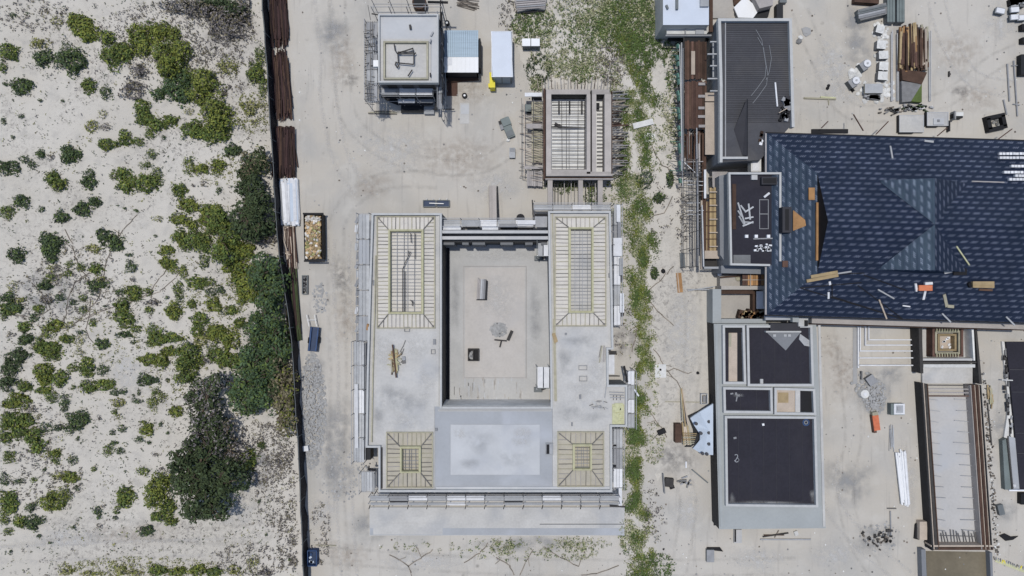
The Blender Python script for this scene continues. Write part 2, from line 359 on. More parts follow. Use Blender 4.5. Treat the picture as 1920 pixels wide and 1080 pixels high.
# ------------------------------------------------------------------ plants
def leaves(mb, cx, cy, z0, rx, ry, hz, n, m, size=.2, shell=.55):
    """many leaf clumps through a crown lobe; cx.. in world metres"""
    for _ in range(n):
        while True:
            u = Vector((R.uniform(-1,1), R.uniform(-1,1), R.uniform(0,1)))
            if u.length <= 1: break
        if u.length < shell and R.random() < .75: u = u.normalized()*R.uniform(shell, 1)
        w = 1 + .75*noise.noise(Vector((cx*3.1+u.x*1.6, cy*2.7+u.y*1.6, 3))) + (R.uniform(0,.28) if R.random() < .12 else 0)
        p = Vector((cx+u.x*rx*w, cy+u.y*ry*w, z0+u.z*hz))
        nrm = (Vector((u.x, u.y, u.z+.5)) + Vector((R.gauss(0,.5), R.gauss(0,.5), R.gauss(0,.4)))).normalized()
        t = nrm.orthogonal().normalized(); b = nrm.cross(t); a = R.uniform(0, 6.28)
        t, b = t*math.cos(a)+b*math.sin(a), b*math.cos(a)-t*math.sin(a)
        s = size*R.uniform(.5, 1.15); l = s*R.uniform(.9, 1.7)
        mm = m if isinstance(m, str) else m[0 if R.random() < .7 else 1]
        mb.poly([p-t*l*.5, p+b*s*.35, p+t*l*.5, p-b*s*.35], mm)
KM = {'w': ('weed_green','leaf_green'), 'v': ('weed_pale','weed_green'), 'd': ('leaf_dark','leaf_green'), 'g': ('leaf_green','leaf_olive'), 'o': ('leaf_olive','leaf_green'), 'y': ('leaf_yellow','leaf_olive'),
      'b': ('leaf_dead','leaf_brown'), 'k': ('leaf_deep','leaf_dark'), 't': ('leaf_teal','leaf_green')}
KN = {'d': 'dark green', 'g': 'mid green', 'o': 'olive green', 'y': 'yellow green', 'b': 'dry greyish brown', 'k': 'blackish green', 't': 'bluish green'}
SH = []
def sh(ty, col, *lobes, h=None, z=3.4286):
    L = [(x/z, y/z+ty, rx/z*1.07, ry/z*1.07) for x, y, rx, ry in lobes]
    SH.append((col, L, h))
T1, T2, T3, T4 = 0, 270, 540, 765
for c, l in [('g',(45,330,65,62)),('g',(8,430,32,40)),('d',(85,97,22,18)),('d',(270,370,70,55)),('d',(440,375,98,100)),('d',(130,550,78,56)),('d',(30,540,18,14)),
             ('g',(560,548,50,52)),('d',(675,590,42,48)),('y',(655,730,32,34)),('y',(580,812,46,42)),('b',(672,815,42,24)),('g',(800,885,52,48)),('g',(885,912,36,34)),
             ('g',(682,925,66,40)),('d',(450,988,62,52)),('d',(256,985,28,30)),('b',(320,1012,24,22)),('d',(400,648,12,10)),('d',(256,645,13,12)),('d',(135,748,24,12)),('d',(80,880,15,11)),('d',(20,775,16,26)),
             ('d',(1495,962,56,36)),('y',(360,130,42,40)),('y',(240,275,62,40)),('b',(1438,590,26,32)),('y',(1210,712,38,30)),('d',(1050,885,12,18)),('g',(1200,470,40,60))]: sh(T1, c, l)
sh(T1,'o',(525,165,90,80),(560,215,60,50),(470,120,50,40))
sh(T1,'g',(725,345,92,88),(810,330,60,60),(690,240,50,45))
sh(T1,'o',(890,215,90,70),(1010,200,90,60),(1110,215,50,50),(920,300,60,60))
sh(T1,'o',(1040,330,75,95),(1060,440,80,60),(1150,320,60,70),(1110,400,70,60), h=2.0)
sh(T1,'t',(1110,560,90,90),(1180,600,60,70),(1010,600,50,40),(1180,500,50,60))
sh(T1,'o',(1300,520,98,95),(1250,610,60,50), h=2.0)
sh(T1,'o',(1370,680,105,85),(1400,770,90,80), h=2.2)
sh(T1,'g',(1380,840,90,75),(1230,830,75,60),(1300,860,70,45))
sh(T1,'g',(910,695,58,60),(920,760,60,50),(990,800,70,48),(1090,770,55,42),(960,860,38,35))
sh(T1,'b',(850,570,80,75),(890,450,65,60))
sh(T1,'b',(1450,130,150,130),(1550,60,60,90),(1330,60,130,80),(1180,30,180,50), h=1.6)
sh(T1,'k',(1380,20,140,40),(1500,60,80,60), h=1.9)
sh(T1,'g',(1665,370,40,90),(1640,470,60,70),(1690,560,30,60))
sh(T1,'y',(1600,690,62,60),(1685,665,30,52)); sh(T1,'y',(1640,780,40,26))
sh(T1,'y',(1460,420,80,60))
for c, l in [('d',(30,150,80,44)),('d',(255,62,28,30)),('d',(440,62,58,52)),('g',(970,62,36,34)),('d',(1405,298,22,26)),('b',(1310,252,32,22)),
             ('d',(128,368,46,46)),('d',(262,415,22,22)),('d',(388,466,52,46)),('d',(600,368,50,36)),('d',(518,420,62,52)),('d',(872,427,15,12)),('y',(1010,480,38,26)),('d',(100,715,58,50)),
             ('g',(1145,295,50,48)),('d',(1480,50,45,30)),('d',(835,790,44,46)),('d',(822,712,28,14)),('o',(1065,682,56,36)),('d',(998,590,10,10)),('d',(800,412,8,8)),
             ('y',(592,672,52,34)),('b',(372,800,22,24)),('g',(442,772,32,22)),('g',(518,790,32,26)),('g',(606,805,46,36)),('g',(316,858,44,26)),('d',(285,910,60,32)),('d',(380,985,32,30)),
             ('g',(530,990,34,22)),('d',(470,1018,32,22)),('b',(850,868,20,22)),('d',(768,950,40,28)),('g',(955,945,30,28)),('d',(1072,985,14,14)),('y',(70,915,34,44)),('g',(430,832,34,26)),('y',(120,1000,50,22)),
             ('o',(1228,1030,32,30)),('g',(240,1060,40,24)),('d',(675,1042,14,8)),('b',(1240,265,12,12)),('g',(1300,900,40,30))]: sh(T2, c, l)
sh(T2,'d',(150,98,36,28),(198,130,30,34))
sh(T2,'g',(330,215,52,46),(370,262,54,46))
sh(T2,'d',(568,195,44,38),(560,250,52,42))
sh(T2,'g',(735,200,42,36),(785,190,48,44),(800,260,58,54),(850,240,40,50))
sh(T2,'g',(930,250,66,68),(1000,195,44,44),(1005,240,42,42),(930,135,40,26))
sh(T2,'o',(1210,140,44,62),(1290,160,56,34),(1400,130,58,36),(1390,180,40,28))
sh(T2,'g',(20,430,44,38),(60,420,34,30),(50,470,26,22))
sh(T2,'d',(315,620,80,54),(310,680,62,70),(360,660,34,36),(320,740,40,28))
sh(T2,'d',(660,590,48,50),(740,620,50,40),(740,665,52,26))
sh(T2,'o',(1200,390,70,60),(1150,480,66,40),(1230,520,50,34))
sh(T2,'o',(1350,440,90,60),(1320,500,60,40))
sh(T2,'g',(1150,590,50,50),(1190,640,54,50),(1250,600,50,60),(1300,640,60,70),(1310,760,38,48))
sh(T2,'o',(1070,760,60,40),(1110,810,40,30),(1175,820,30,50))
sh(T2,'o',(1480,660,90,60),(1570,690,70,60))
sh(T2,'o',(1470,800,50,36),(1540,790,70,60),(1550,880,84,70),(1590,960,80,60),(1545,1010,34,30))
sh(T2,'d',(610,905,60,28),(670,905,42,26),(600,945,36,30))
sh(T2,'g',(855,950,58,48),(870,985,44,28))
sh(T2,'g',(1255,890,60,44),(1345,890,40,34)); sh(T2,'d',(1350,955,40,30),(1420,940,30,34))
sh(T2,'g',(1140,930,36,50),(1150,985,30,40))
sh(T2,'d',(40,985,50,30),(70,1050,70,36),(120,1050,30,26))
sh(T2,'b',(1640,600,90,70),(1700,570,70,80), h=1.2)
for c, l in [('g',(240,135,36,28)),('g',(526,137,26,30)),('g',(590,225,28,26)),('g',(420,328,48,30)),('y',(502,340,42,24)),('y',(505,415,42,30)),('d',(655,362,50,34)),('d',(512,282,28,16)),
             ('d',(795,300,54,22)),('d',(855,348,20,14)),('g',(955,140,34,24)),('g',(1230,100,32,28)),('d',(940,592,66,38)),('g',(465,640,18,18)),('y',(755,740,52,30)),('d',(878,728,42,18)),
             ('g',(730,798,22,22)),('y',(762,830,22,24)),('d',(717,930,20,20)),('d',(778,905,30,26)),('d',(890,975,34,22)),('d',(958,995,16,14)),('d',(730,998,28,16)),('d',(1030,880,14,16)),('b',(640,832,14,22)),
             ('g',(690,1045,34,42)),('d',(768,1052,26,26)),('b',(1000,1072,26,16)),('d',(1130,800,14,12)),('d',(495,970,12,16)),('b',(60,300,24,26)),('g',(150,245,46,36)),('d',(215,190,36,26)),('o',(1125,795,50,36)),
             ('d',(1072,592,14,12)),('d',(890,675,10,20)),('b',(205,780,40,24)),('y',(240,825,30,18)),('g',(1540,230,50,36)),('d',(1680,1010,28,24)),('d',(855,690,10,9)),('d',(1075,935,9,10))]: sh(T3, c, l)
sh(T3,'g',(40,140,60,40),(100,135,34,30),(20,190,26,24))
sh(T3,'o',(330,245,60,44),(300,300,44,34)); sh(T3,'y',(425,240,44,26))
sh(T3,'d',(165,325,50,36),(140,350,34,22))
sh(T3,'g',(300,400,86,58),(250,370,54,46),(345,440,44,32))
sh(T3,'k',(110,440,70,50),(60,520,60,70),(30,610,50,50))
sh(T3,'o',(270,540,70,62),(280,600,50,36)); sh(T3,'g',(380,585,52,56))
sh(T3,'g',(465,515,44,34),(555,505,48,56),(560,550,36,30)); sh(T3,'d',(655,530,44,38))
sh(T3,'g',(150,635,58,40)); sh(T3,'g',(275,660,54,26),(320,700,44,44)); sh(T3,'d',(410,730,36,52),(405,780,22,20))
sh(T3,'g',(570,640,66,44),(660,620,60,44),(710,620,28,36)); sh(T3,'d',(735,675,34,24),(790,665,30,20))
sh(T3,'o',(110,720,70,54),(60,750,60,30))
sh(T3,'g',(60,850,70,60),(150,850,60,50),(110,920,60,50),(200,960,60,60),(240,1020,50,44))
sh(T3,'g',(30,960,50,40)); sh(T3,'g',(20,890,30,34))
sh(T3,'d',(490,860,80,56),(520,820,44,40),(440,910,44,34),(285,900,40,36),(370,900,34,26))
sh(T3,'g',(780,110,52,44),(785,180,64,60),(800,230,44,44))
sh(T3,'g',(870,265,44,30),(970,270,44,40))
sh(T3,'o',(1110,145,60,54),(1120,190,34,24))
sh(T3,'o',(1370,110,52,50)); sh(T3,'g',(1480,145,48,32))
sh(T3,'g',(1280,200,62,44),(1260,270,46,50))
sh(T3,'g',(1010,320,70,50),(1110,320,70,30),(960,360,30,22))
sh(T3,'o',(960,460,76,40),(1040,470,54,46),(1080,410,60,30))
sh(T3,'g',(1190,410,80,60),(1190,500,84,64),(1180,580,62,44),(1240,460,44,50), h=1.8)
sh(T3,'o',(1400,300,100,50),(1470,340,60,60),(1380,270,60,40))
sh(T3,'y',(1290,340,60,54)); sh(T3,'g',(1400,440,70,70),(1370,400,40,40))
sh(T3,'o',(975,740,34,56),(1035,700,30,34)); sh(T3,'g',(1000,668,32,26))
sh(T3,'o',(935,905,52,40)); sh(T3,'g',(345,1060,44,20),(60,1070,40,20))
for c, l in [('g',(50,325,38,44)),('d',(460,338,30,32)),('g',(602,392,20,22)),('g',(915,408,44,32)),('d',(282,398,12,12)),('g',(212,465,24,20)),('d',(115,475,36,20)),('d',(490,517,20,17)),('d',(190,640,34,34)),
             ('b',(640,762,20,18)),('d',(738,710,16,16)),('d',(245,825,14,14)),('d',(65,932,10,18)),('d',(320,868,13,8)),('d',(1665,600,10,16)),('g',(25,720,34,36)),('g',(45,795,34,26)),('b',(665,635,16,14)),
             ('d',(940,790,54,36)),('o',(360,285,30,28)),('b',(1035,392,16,14)),('d',(470,770,12,14)),('g',(1675,240,28,22)),('d',(20,460,32,50)),('g',(120,735,46,40)),('d',(1860,975,9,9)),('d',(1710,815,9,8))]: sh(T4, c, l)
sh(T4,'g',(350,320,34,50)); sh(T4,'y',(370,440,56,26),(300,310,30,30)); sh(T4,'o',(440,450,54,36),(490,455,26,16))
sh(T4,'g',(45,590,62,56),(60,640,52,50),(20,670,34,34)); sh(T4,'o',(320,610,84,70),(400,560,44,52), h=1.3)
sh(T4,'d',(195,750,50,46),(250,725,44,30)); sh(T4,'g',(800,560,54,54),(790,610,50,36),(745,660,24,30)); sh(T4,'d',(622,665,34,26),(636,700,18,20))
sh(T4,'g',(1590,330,62,56),(1600,290,34,30)); sh(T4,'o',(1560,375,76,36))
sh(T4,'o',(1000,520,80,80),(980,600,62,60),(1050,470,50,40), h=2.2)
sh(T4,'g',(1010,700,60,36),(1080,650,50,60),(1100,730,50,26))
for x, y, rx, ry, c in [(420,1055,50,25,'y'),(560,1070,60,18,'y'),(760,1050,56,34,'y'),(860,1065,50,24,'y'),(1010,1050,60,40,'g'),(1140,1055,60,34,'o'),(1260,1045,60,40,'o'),(1370,1060,60,34,'g'),(1500,1050,60,36,'y'),(1620,1010,44,60,'y'),(1700,1060,50,28,'b'),(650,1068,44,18,'y')]: sh(T4, c, (x,y,rx,ry))
for x, y, rx, ry in [(1870,870,34,20),(1890,1000,24,50),(1850,320,30,40),(1790,340,40,22)]: sh(T4, 'b', (x,y,rx,ry))

for c, l in [('g',(1750,330,46,60)),('g',(1660,330,50,60)),('d',(1700,450,50,60)),('g',(1560,470,60,50)),('y',(1500,250,40,30)),('g',(1290,470,30,34)),('g',(1480,470,70,60)),('b',(1330,460,34,30))]: sh(T3, c, l)
for c, l in [('o',(1640,800,60,50)),('g',(1690,900,50,60)),('y',(1350,560,60,40)),('g',(1420,640,40,40)),('y',(330,800,40,30)),('g',(1420,540,60,50)),('b',(300,1000,50,30)),('y',(650,870,40,30)),('b',(980,1020,50,24))]: sh(T2, c, l)
ORD = ['leftmost','second from left','third from left','fourth from left','fifth from left','sixth from left','seventh from left','eighth from left','ninth from left','tenth from left','eleventh from left','twelfth from left','thirteenth from left','fourteenth from left','fifteenth from left','sixteenth from left']
recs = []
for col, L, h in SH:
    cx = sum(l[0] for l in L)/len(L); cy = sum(l[1] for l in L)/len(L); ext = max(max(l[2], l[3]) for l in L)*(1 if len(L) == 1 else 1.5)
    size = 'tiny' if ext < 6.5 else 'small' if ext < 12 else 'medium' if ext < 20 else 'large spreading'
    row = min(5, int(cy/180)); c3 = min(2, int(cx/187))
    zone = ['top','upper','upper middle','lower middle','lower','bottom'][row] + ' ' + ['left','centre','right'][c3]
    recs.append([size, col, zone, cx, cy, L, h, ext])
from collections import defaultdict
cls = defaultdict(list)
for r in recs: cls[(r[0], r[1], r[2])].append(r)
for k, v in cls.items():
    v.sort(key=lambda r: r[3])
    for i, r in enumerate(v):
        w = 'only one of its kind' if len(v) == 1 else (ORD[i] + ' of its kind' if i < len(v)-1 or len(v) > 9 else 'rightmost of its kind')
        lab = f"{r[0]} {KN[r[1]]} shrub, {w} in {r[2]} scrub"
        mb = MB(); hh = r[6]
        for (x, y, rx, ry) in r[5]:
            wx, wy = rx/S, ry/S; hz = hh or min(1.5, .35 + .55*min(wx, wy))
            z_ = hz*.55; p = P(x, y, z_); ar = math.pi*wx*wy
            thin = .42 if r[1] in 'y' else .55 if r[1] == 'b' else 1
            leaves(mb, p.x, p.y, .02, wx*.98, wy*.98, hz, int(max(10, (ar*115+8)*thin)), KM[r[1]], .25 if wx > .8 else .17)
            for q in range(3 if wx < .8 else 6):   # twigs from the root
                a = R.uniform(0, 6.28); mb.bar((p.x, p.y, 0), (p.x+wx*.7*math.cos(a), p.y+wy*.7*math.sin(a), hz*.6), .03, 'twig')
        solo(mb, 'shrub', lab, 'shrub', 'shrubs scattered over the scrubland sand')

def tree(name, label, px, py, lobes, h, m, trunk=.22, dens=115, group='trees beside the perimeter fence', leaf=.28):
    base = P(px, py, 0); t = thing(name, label, 'tree', px, py, 0, group)
    tr = MB()
    tr.cyl(base, trunk, 0, h*.45, 'bark', 8, trunk*.6)
    cr = MB()
    for (x, y, rx, ry) in lobes:
        hh = h*R.uniform(.78, 1.05); p = P(x, y, hh*.7); wx, wy = rx/S, ry/S
        tr.bar((base.x, base.y, h*.3), (p.x, p.y, hh*.7), trunk*.5, 'bark')
        for q in range(4):
            a = R.uniform(0, 6.28); tr.bar((p.x*.6+base.x*.4, p.y*.6+base.y*.4, hh*.5), (p.x+wx*.7*math.cos(a), p.y+wy*.7*math.sin(a), hh*.85), .06, 'bark')
        nsub = max(3, int(wx*wy*1.3))
        for _ in range(nsub):
            a = R.uniform(0, 6.28); q = math.sqrt(R.random())*.82
            sx, sy = p.x+wx*q*math.cos(a), p.y+wy*q*math.sin(a); rr = R.uniform(.45, .85)
            zt = hh*(1-.45*q*q)
            leaves(cr, sx, sy, zt-rr*1.2, rr, rr, rr*1.25, int(dens*rr*rr*2.2), m, leaf)
        leaves(cr, p.x, p.y, hh*.25, wx, wy, hh*.62, int(dens*wx*wy*2.0), m, leaf*1.1, .75)
    tr.build('trunk', t); cr.build('crown', t); return t
tree('dark_tree', 'huge blackish green tree crown at the lower end of the scrub', 380, 905, [(340,860,22,20),(380,850,36,22),(350,900,34,38),(395,900,42,42),(430,905,28,34),(370,950,40,30),(400,960,28,22),(335,880,18,24)], 5, KM['k'], .4)
tree('dark_tree', 'tall blackish tree just above the huge dark crown', 385, 790, [(370,745,26,30),(385,790,36,38),(370,830,30,30),(400,830,26,26),(395,720,22,18)], 4.4, ('leaf_deep','leaf_dead'), .3)
tree('bare_tree', 'dry grey leafless tree right of the tall blackish tree', 420, 830, [(425,815,26,30),(440,850,22,22)], 3.2, KM['b'], .2, 26)
tree('broad_tree', 'bright bluish green broad tree beside the lower fence', 465, 720, [(450,720,30,30),(480,700,30,34),(450,755,28,26),(485,745,28,34),(470,670,26,26),(500,690,24,30)], 4, KM['t'], .3)
tree('broad_tree', 'dark bluish green tree against the middle of the fence', 495, 620, [(480,620,26,30),(505,600,24,34),(520,640,18,34),(500,650,26,24)], 4, KM['t'], .3)
tree('broad_tree', 'bluish green tree where the fence bends', 505, 530, [(490,500,26,28),(508,540,24,34),(498,570,24,22),(485,520,18,20)], 3.8, KM['t'], .28)
tree('dark_tree', 'blackish green tree beside the white planks by the fence', 470, 385, [(465,345,24,26),(478,370,26,30),(450,400,30,24),(480,410,26,26),(465,430,34,20)], 4, KM['k'], .3)
tree('dark_tree', 'small blackish tree topping the upper fence row', 470, 300, [(470,300,26,22),(462,325,14,14)], 3, ('leaf_deep','leaf_brown'), .2)
tree('rusty_tree', 'rusty olive brown tree squeezed against the lower fence', 530, 780, [(530,710,16,24),(528,760,18,26),(535,800,18,24),(540,740,12,20)], 3.5, ('leaf_brown','leaf_olive'), .22, 70)
tree('broad_tree', 'olive tree left of the fence bend', 430, 425, [(400,415,22,20),(425,440,22,22),(415,475,24,22)], 2.6, KM['g'], .2)
tree('broad_tree', 'dark olive brown tree joined to the rusty tree', 505, 700, [(515,690,16,24),(512,730,14,20)], 3.3, ('leaf_deep','leaf_brown'), .2, 70)

# countless small litter: dry specks and twigs on the scrub sand
def inscrub(px, py): return px < fence_x(py)-4
mb = MB(); n = 0
while n < 5200:
    px, py = R.uniform(-5, 560), R.uniform(-5, 1085)
    if not inscrub(px, py): continue
    d_ = noise.noise(Vector((px*.012, py*.012, 1))); dense = (py > 440 and py < 960) or py < 120 or px > 380
    if R.random() > .25 + .55*max(0, d_+.3) + (.25 if dense else 0): continue
    p = P(px, py, 0); m = R.choice(['leaf_dead','leaf_brown','twig','leaf_dark','leaf_yellow','leaf_deep'])
    r = R.uniform(.03, .13) * (1.5 if R.random() < .1 else 1)
    for q in range(R.choice((2,3,4))):
        a = R.uniform(0, 6.28); o = Vector((R.gauss(0, r), R.gauss(0, r), R.uniform(.02, .10)))
        mb.poly([p+o, p+o+Vector((r*1.3*math.cos(a), r*1.3*math.sin(a), .02)), p+o+Vector((r*.8*math.cos(a+1.6), r*.8*math.sin(a+1.6), .05))], m)
    n += 1
struct(mb.build('ground_litter'), 'stuff')
# patches of dry brush mats
mb = MB()
for (x, y, rx, ry, n_, m) in [(330,60,150,60,700,'b'),(60,30,80,30,160,'b'),(400,130,90,50,300,'b'),(480,210,40,40,140,'y'),(410,560,60,40,150,'y'),(120,560,110,60,330,'b'),(90,900,70,60,200,'b'),(490,850,60,60,500,'b'),(520,920,40,70,240,'b'),(470,1050,80,30,200,'b'),(430,320,60,30,100,'y'),
                      (330,700,60,50,100,'y'),(60,800,60,60,120,'b'),(180,640,110,60,150,'y'),(540,1010,20,60,130,'b'),(260,1062,150,18,260,'y'),(150,500,80,40,150,'b')]:
    for _ in range(n_):
        a = R.uniform(0, 6.28); q = math.sqrt(R.random()); px = x+rx*q*math.cos(a); py = y+ry*q*math.sin(a)
        if not inscrub(px, py): continue
        p = P(px, py, .05); leaves(mb, p.x, p.y, .01, .22, .22, .2, 5, KM[m], .16)
struct(mb.build('dry_brush'), 'stuff')
# creeping stems radiating over the sand
def vine(label, pts, w=.07, br=5, m='twig'):
    mb = MB(); q = [P(x, y, .05) for x, y in pts]
    for a, b in zip(q, q[1:]):
        k = max(2, int((b-a).length/.5)); pr = a
        for i in range(1, k+1):
            c = a.lerp(b, i/k) + Vector((R.gauss(0,.07), R.gauss(0,.07), 0)); mb.bar(pr, c, w, m, .05); pr = c
            if R.random() < .25:
                e = c + Vector((R.gauss(0,.6), R.gauss(0,.6), .02)); mb.bar(c, e, w*.6, m, .04)
    solo(mb, 'creeping_stem', label, 'stem', 'creeping stems over the sand')
vine('forked creeping stem winding down from the sand patch at centre left', [(122,430),(135,460),(140,480),(150,500),(165,520)])
vine('long thin creeping stem rising diagonally to two dark shrubs', [(135,610),(160,590),(185,560),(205,470),(232,430),(250,410)])
vine('straight diagonal creeping stem running to the shrubs at scrub centre', [(140,605),(200,580),(250,565),(280,550),(300,520),(315,505)])
vine('creeping stem climbing steeply between small grey shrubs', [(120,610),(128,560),(140,530),(165,515)])
vine('creeping stem curving along low shrubs at the left', [(30,592),(60,595),(95,580),(85,560),(60,530)])
vine('creeping stem branching toward the fence at scrub centre', [(240,570),(300,545),(330,520),(350,500)], .05)
vine('creeping stem dropping straight among mid scrub shrubs', [(170,560),(168,590),(160,615),(175,640)], .05)

# the green strip between the two building sites
mb = MB(); n = 0
def strip_x(py):
    K = [(0,1165,60),(60,1160,60),(110,1180,45),(160,1205,38),(220,1198,36),(280,1194,34),(340,1188,36),(400,1196,34),(450,1205,26),(500,1198,24),(560,1200,22),(600,1205,20),(640,1208,16),(700,1208,16),(740,1198,22),(800,1195,22),(860,1190,22),(920,1195,24),(980,1200,28),(1040,1205,34),(1100,1205,34)]
    for (a, b, c), (d1, e, f) in zip(K, K[1:]):
        if a <= py <= d1: t = (py-a)/(d1-a); return b+(e-b)*t, c+(f-c)*t
    return 1200, 24
while n < 7600:
    py = R.uniform(-8, 1088); cx, w = strip_x(py); px = R.gauss(cx, w*.68)
    v = noise.noise(Vector((px*.045, py*.030, 7))) + .35*noise.noise(Vector((px*.12, py*.12, 2)))
    if v + R.gauss(0,.07) < .0 + .5*min(1.6, abs(px-cx)/w)**2 - (.20 if py < 480 else .13): continue
    m = 'w' if v > .22 else 'o' if v > .05 else R.choice('vvwv')
    if px < 1158 and 90 < py < 420: continue
    p = P(px, py, .1); leaves(mb, p.x, p.y, .01, .42, .42, .15+.3*max(0, v), 8, KM[m], .14); n += 1
for (x, y, rx, ry, n_, m) in [(1175,45,52,58,650,'w'),(1205,95,34,36,260,'w'),(1160,60,40,50,200,'g'),(1120,40,40,50,350,'v'),(1080,120,60,30,260,'v'),(1090,60,40,40,160,'w'),(1205,30,35,40,300,'v'),(1000,45,40,30,230,'w'),(1000,55,45,40,200,'v'),(1080,20,60,30,160,'v'),(1060,90,70,50,260,'v'),(1010,130,26,30,130,'k'),(1100,130,60,22,150,'v'),(1090,140,20,20,60,'w'),(1145,120,30,40,150,'b'),(1155,170,14,30,70,'v'),(1005,158,12,14,60,'v'),
        (1262,110,18,60,170,'w'),(1262,200,20,70,160,'v'),(1240,60,22,50,160,'w'),(1240,260,30,60,90,'v'),(1240,400,20,60,30,'b'),(1280,400,14,60,50,'b'),(1165,380,20,60,180,'v'),(1100,345,50,12,60,'o'),(1050,350,30,14,70,'w'),(1115,370,22,14,60,'w'),
        (1225,830,20,40,60,'v'),(1218,650,12,60,50,'v'),(1222,720,14,60,60,'v'),(1225,960,20,60,50,'b'),(1000,1030,160,22,60,'v'),(940,1028,26,14,60,'v'),(850,1022,140,14,40,'v'),(1060,1035,60,16,50,'v'),(1180,620,40,60,30,'v'),(1170,860,10,60,120,'v'),(1175,1000,16,30,120,'v'),(1230,1060,36,26,140,'w'),
        (960,30,30,30,60,'b'),(1175,520,16,80,80,'v'),(1160,610,24,60,40,'b'),(600,1000,20,60,60,'b'),(1085,1020,60,12,70,'v')]:
    for _ in range(n_):
        a = R.uniform(0, 6.28); q = math.sqrt(R.random()); p = P(x+rx*q*math.cos(a), y+ry*q*math.sin(a), .05)
        leaves(mb, p.x, p.y, .01, .26, .26, .3, 6, KM[m], .17)
struct(mb.build('weeds'), 'stuff')
for x, y, rx, ry, lb in [(1212,335,18,20,'bushy dark green plant on the pale sand beside the green strip'),(1237,370,11,12,'small dark green bush on pale sand below the larger bush'),(1258,335,8,16,'narrow greyish green bush beside the green mesh screen'),(1228,512,8,12,'dark leafy bush on the right rim of the weed strip')]:
    mb = MB(); p = P(x, y, .5); leaves(mb, p.x, p.y, .02, rx/S, ry/S, .9, 260, KM['d'], .2)
    solo(mb, 'bush', lb, 'bush', 'bushes beside the green strip')
for pts, lb in [([(1195,420),(1245,400),(1262,370)],'dry branch above the upper bushes'),([(1215,560),(1240,590),(1262,610)],'dry branch on sand right of the middle weeds'),([(1225,655),(1255,700),(1280,735)],'dry branch ending near the leaning timbers'),
                ([(1215,545),(1250,515),(1262,500)],'dry branch reaching up toward the orange plank'),([(1205,760),(1240,800),(1250,820)],'dry branch left of the brown crate'),([(1235,705),(1262,690),(1290,700)],'dry branch starting from the concrete manhole pad'),([(1185,660),(1192,620),(1215,585)],'pale dry branch lying inside the weed strip'),
                ([(1205,250),(1225,280),(1240,310),(1262,330)],'dry branch beside the green mesh screen'),([(730,1040),(765,1060),(770,1075)],'dry root left below the terrace slab'),([(765,1062),(790,1045),(812,1030)],'dry root rising right of the lowest left root'),([(870,1055),(900,1035),(915,1020)],'dry root below the middle of the terrace slab'),([(930,1045),(955,1062),(965,1078)],'dry root beside the green tuft under the terrace'),([(1000,1030),(985,1055),(975,1078)],'dry root right of the green tuft under terrace'),([(1020,1025),(1050,1045),(1085,1062)],'long dry root at right below the terrace slab'),([(1160,1060),(1120,1075),(1090,1078)],'dry root at bottom edge left of the weed strip')]:
    vine(lb, pts, .08)
# stones and debris crumbs over the building sites
mb = MB(); n = 0
while n < 1500:
    px = R.uniform(560, 1925); py = R.uniform(-5, 1085)
    if px < fence_x(py)+20: continue
    near = min(abs(px-680), abs(px-1560), abs(px-1880)) < 40 or py > 1000 or 120 < py < 230
    if R.random() > (.8 if near else .22): continue
    mb.rock(P(px, py, 0), R.choice((.04,.05,.07,.10)), R.choice(('stone_white','gravel_grey','gravel_dark','twig'))); n += 1
struct(mb.build('scattered_stones'), 'stuff')
for (x, y, rx, ry, n_, lb) in [(585,770,26,110,1500,'gravel_heap'),(1640,745,22,36,420,'gravel_heap'),(935,618,18,15,420,'rubble_heap'),(1650,1005,40,30,60,'gravel_heap'),(640,890,50,50,160,'gravel_heap'),(600,560,14,30,120,'gravel_heap')]:
    mb = MB()
    for _ in range(n_):
        a = R.uniform(0, 6.28); q = math.sqrt(R.random()); z = .18*(1-q*q) if n_ > 300 else 0
        p = P(x+rx*q*math.cos(a)*R.uniform(.85,1.1), y+ry*q*math.sin(a), z)
        if p.x < P(fence_x(y)+14, y).x and lb == 'gravel_heap' and x < 700: continue
        mb.rock(p, R.choice((.07,.1,.14)), 'gravel_dark' if R.random() < .06 else 'gravel_grey', .35)
    struct(mb.build(lb), 'stuff')
exec_after = True
# ------------------------------------------------------------------ perimeter fence and what leans on it
FT = thing('perimeter_fence', 'long black fabric covered fence between scrub and building site', 'fence', 540, 540)
mb = MB(); q = []
for (a, b), (c, d_) in zip(FENCE, FENCE[1:]):
    k = max(1, int(abs(d_-b)/18))
    for i in range(k): q.append((a+(c-a)*i/k+R.uniform(-.8,.8), b+(d_-b)*i/k))
FH = 2.0
pq = [P(x, y, FH) for x, y in q]
for i, (a, b) in enumerate(zip(pq, pq[1:])):
    oa, ob = Vector((.05*math.sin(i*1.9), 0, 0)), Vector((.05*math.sin((i+1)*1.9), 0, 0))
    for s_ in (0, .03):
        e = Vector((s_, 0, 0)); mb.poly([Vector((a.x,a.y,0))+e+oa*3, Vector((b.x,b.y,0))+e+ob*3, b+e, a+e], 'fabric_black')
mb.build('fabric', FT)
mb = MB(); [mb.bar(a+Vector((.06,0,-.04)), b+Vector((.06,0,-.04)), .05, 'metal_grey') for a, b in zip(pq, pq[1:])]; mb.build('top_rail', FT)
pm = None
for a in pq[::2]:
    if pm is None:
        mb = MB(); mb.cyl(a, .05, 0, FH+.1, 'metal_grey', 8); po = mb.build('post', FT); pm = a
    else:
        c = po.copy(); COL.objects.link(c); c.parent = FT; c.location = (a-pm); 
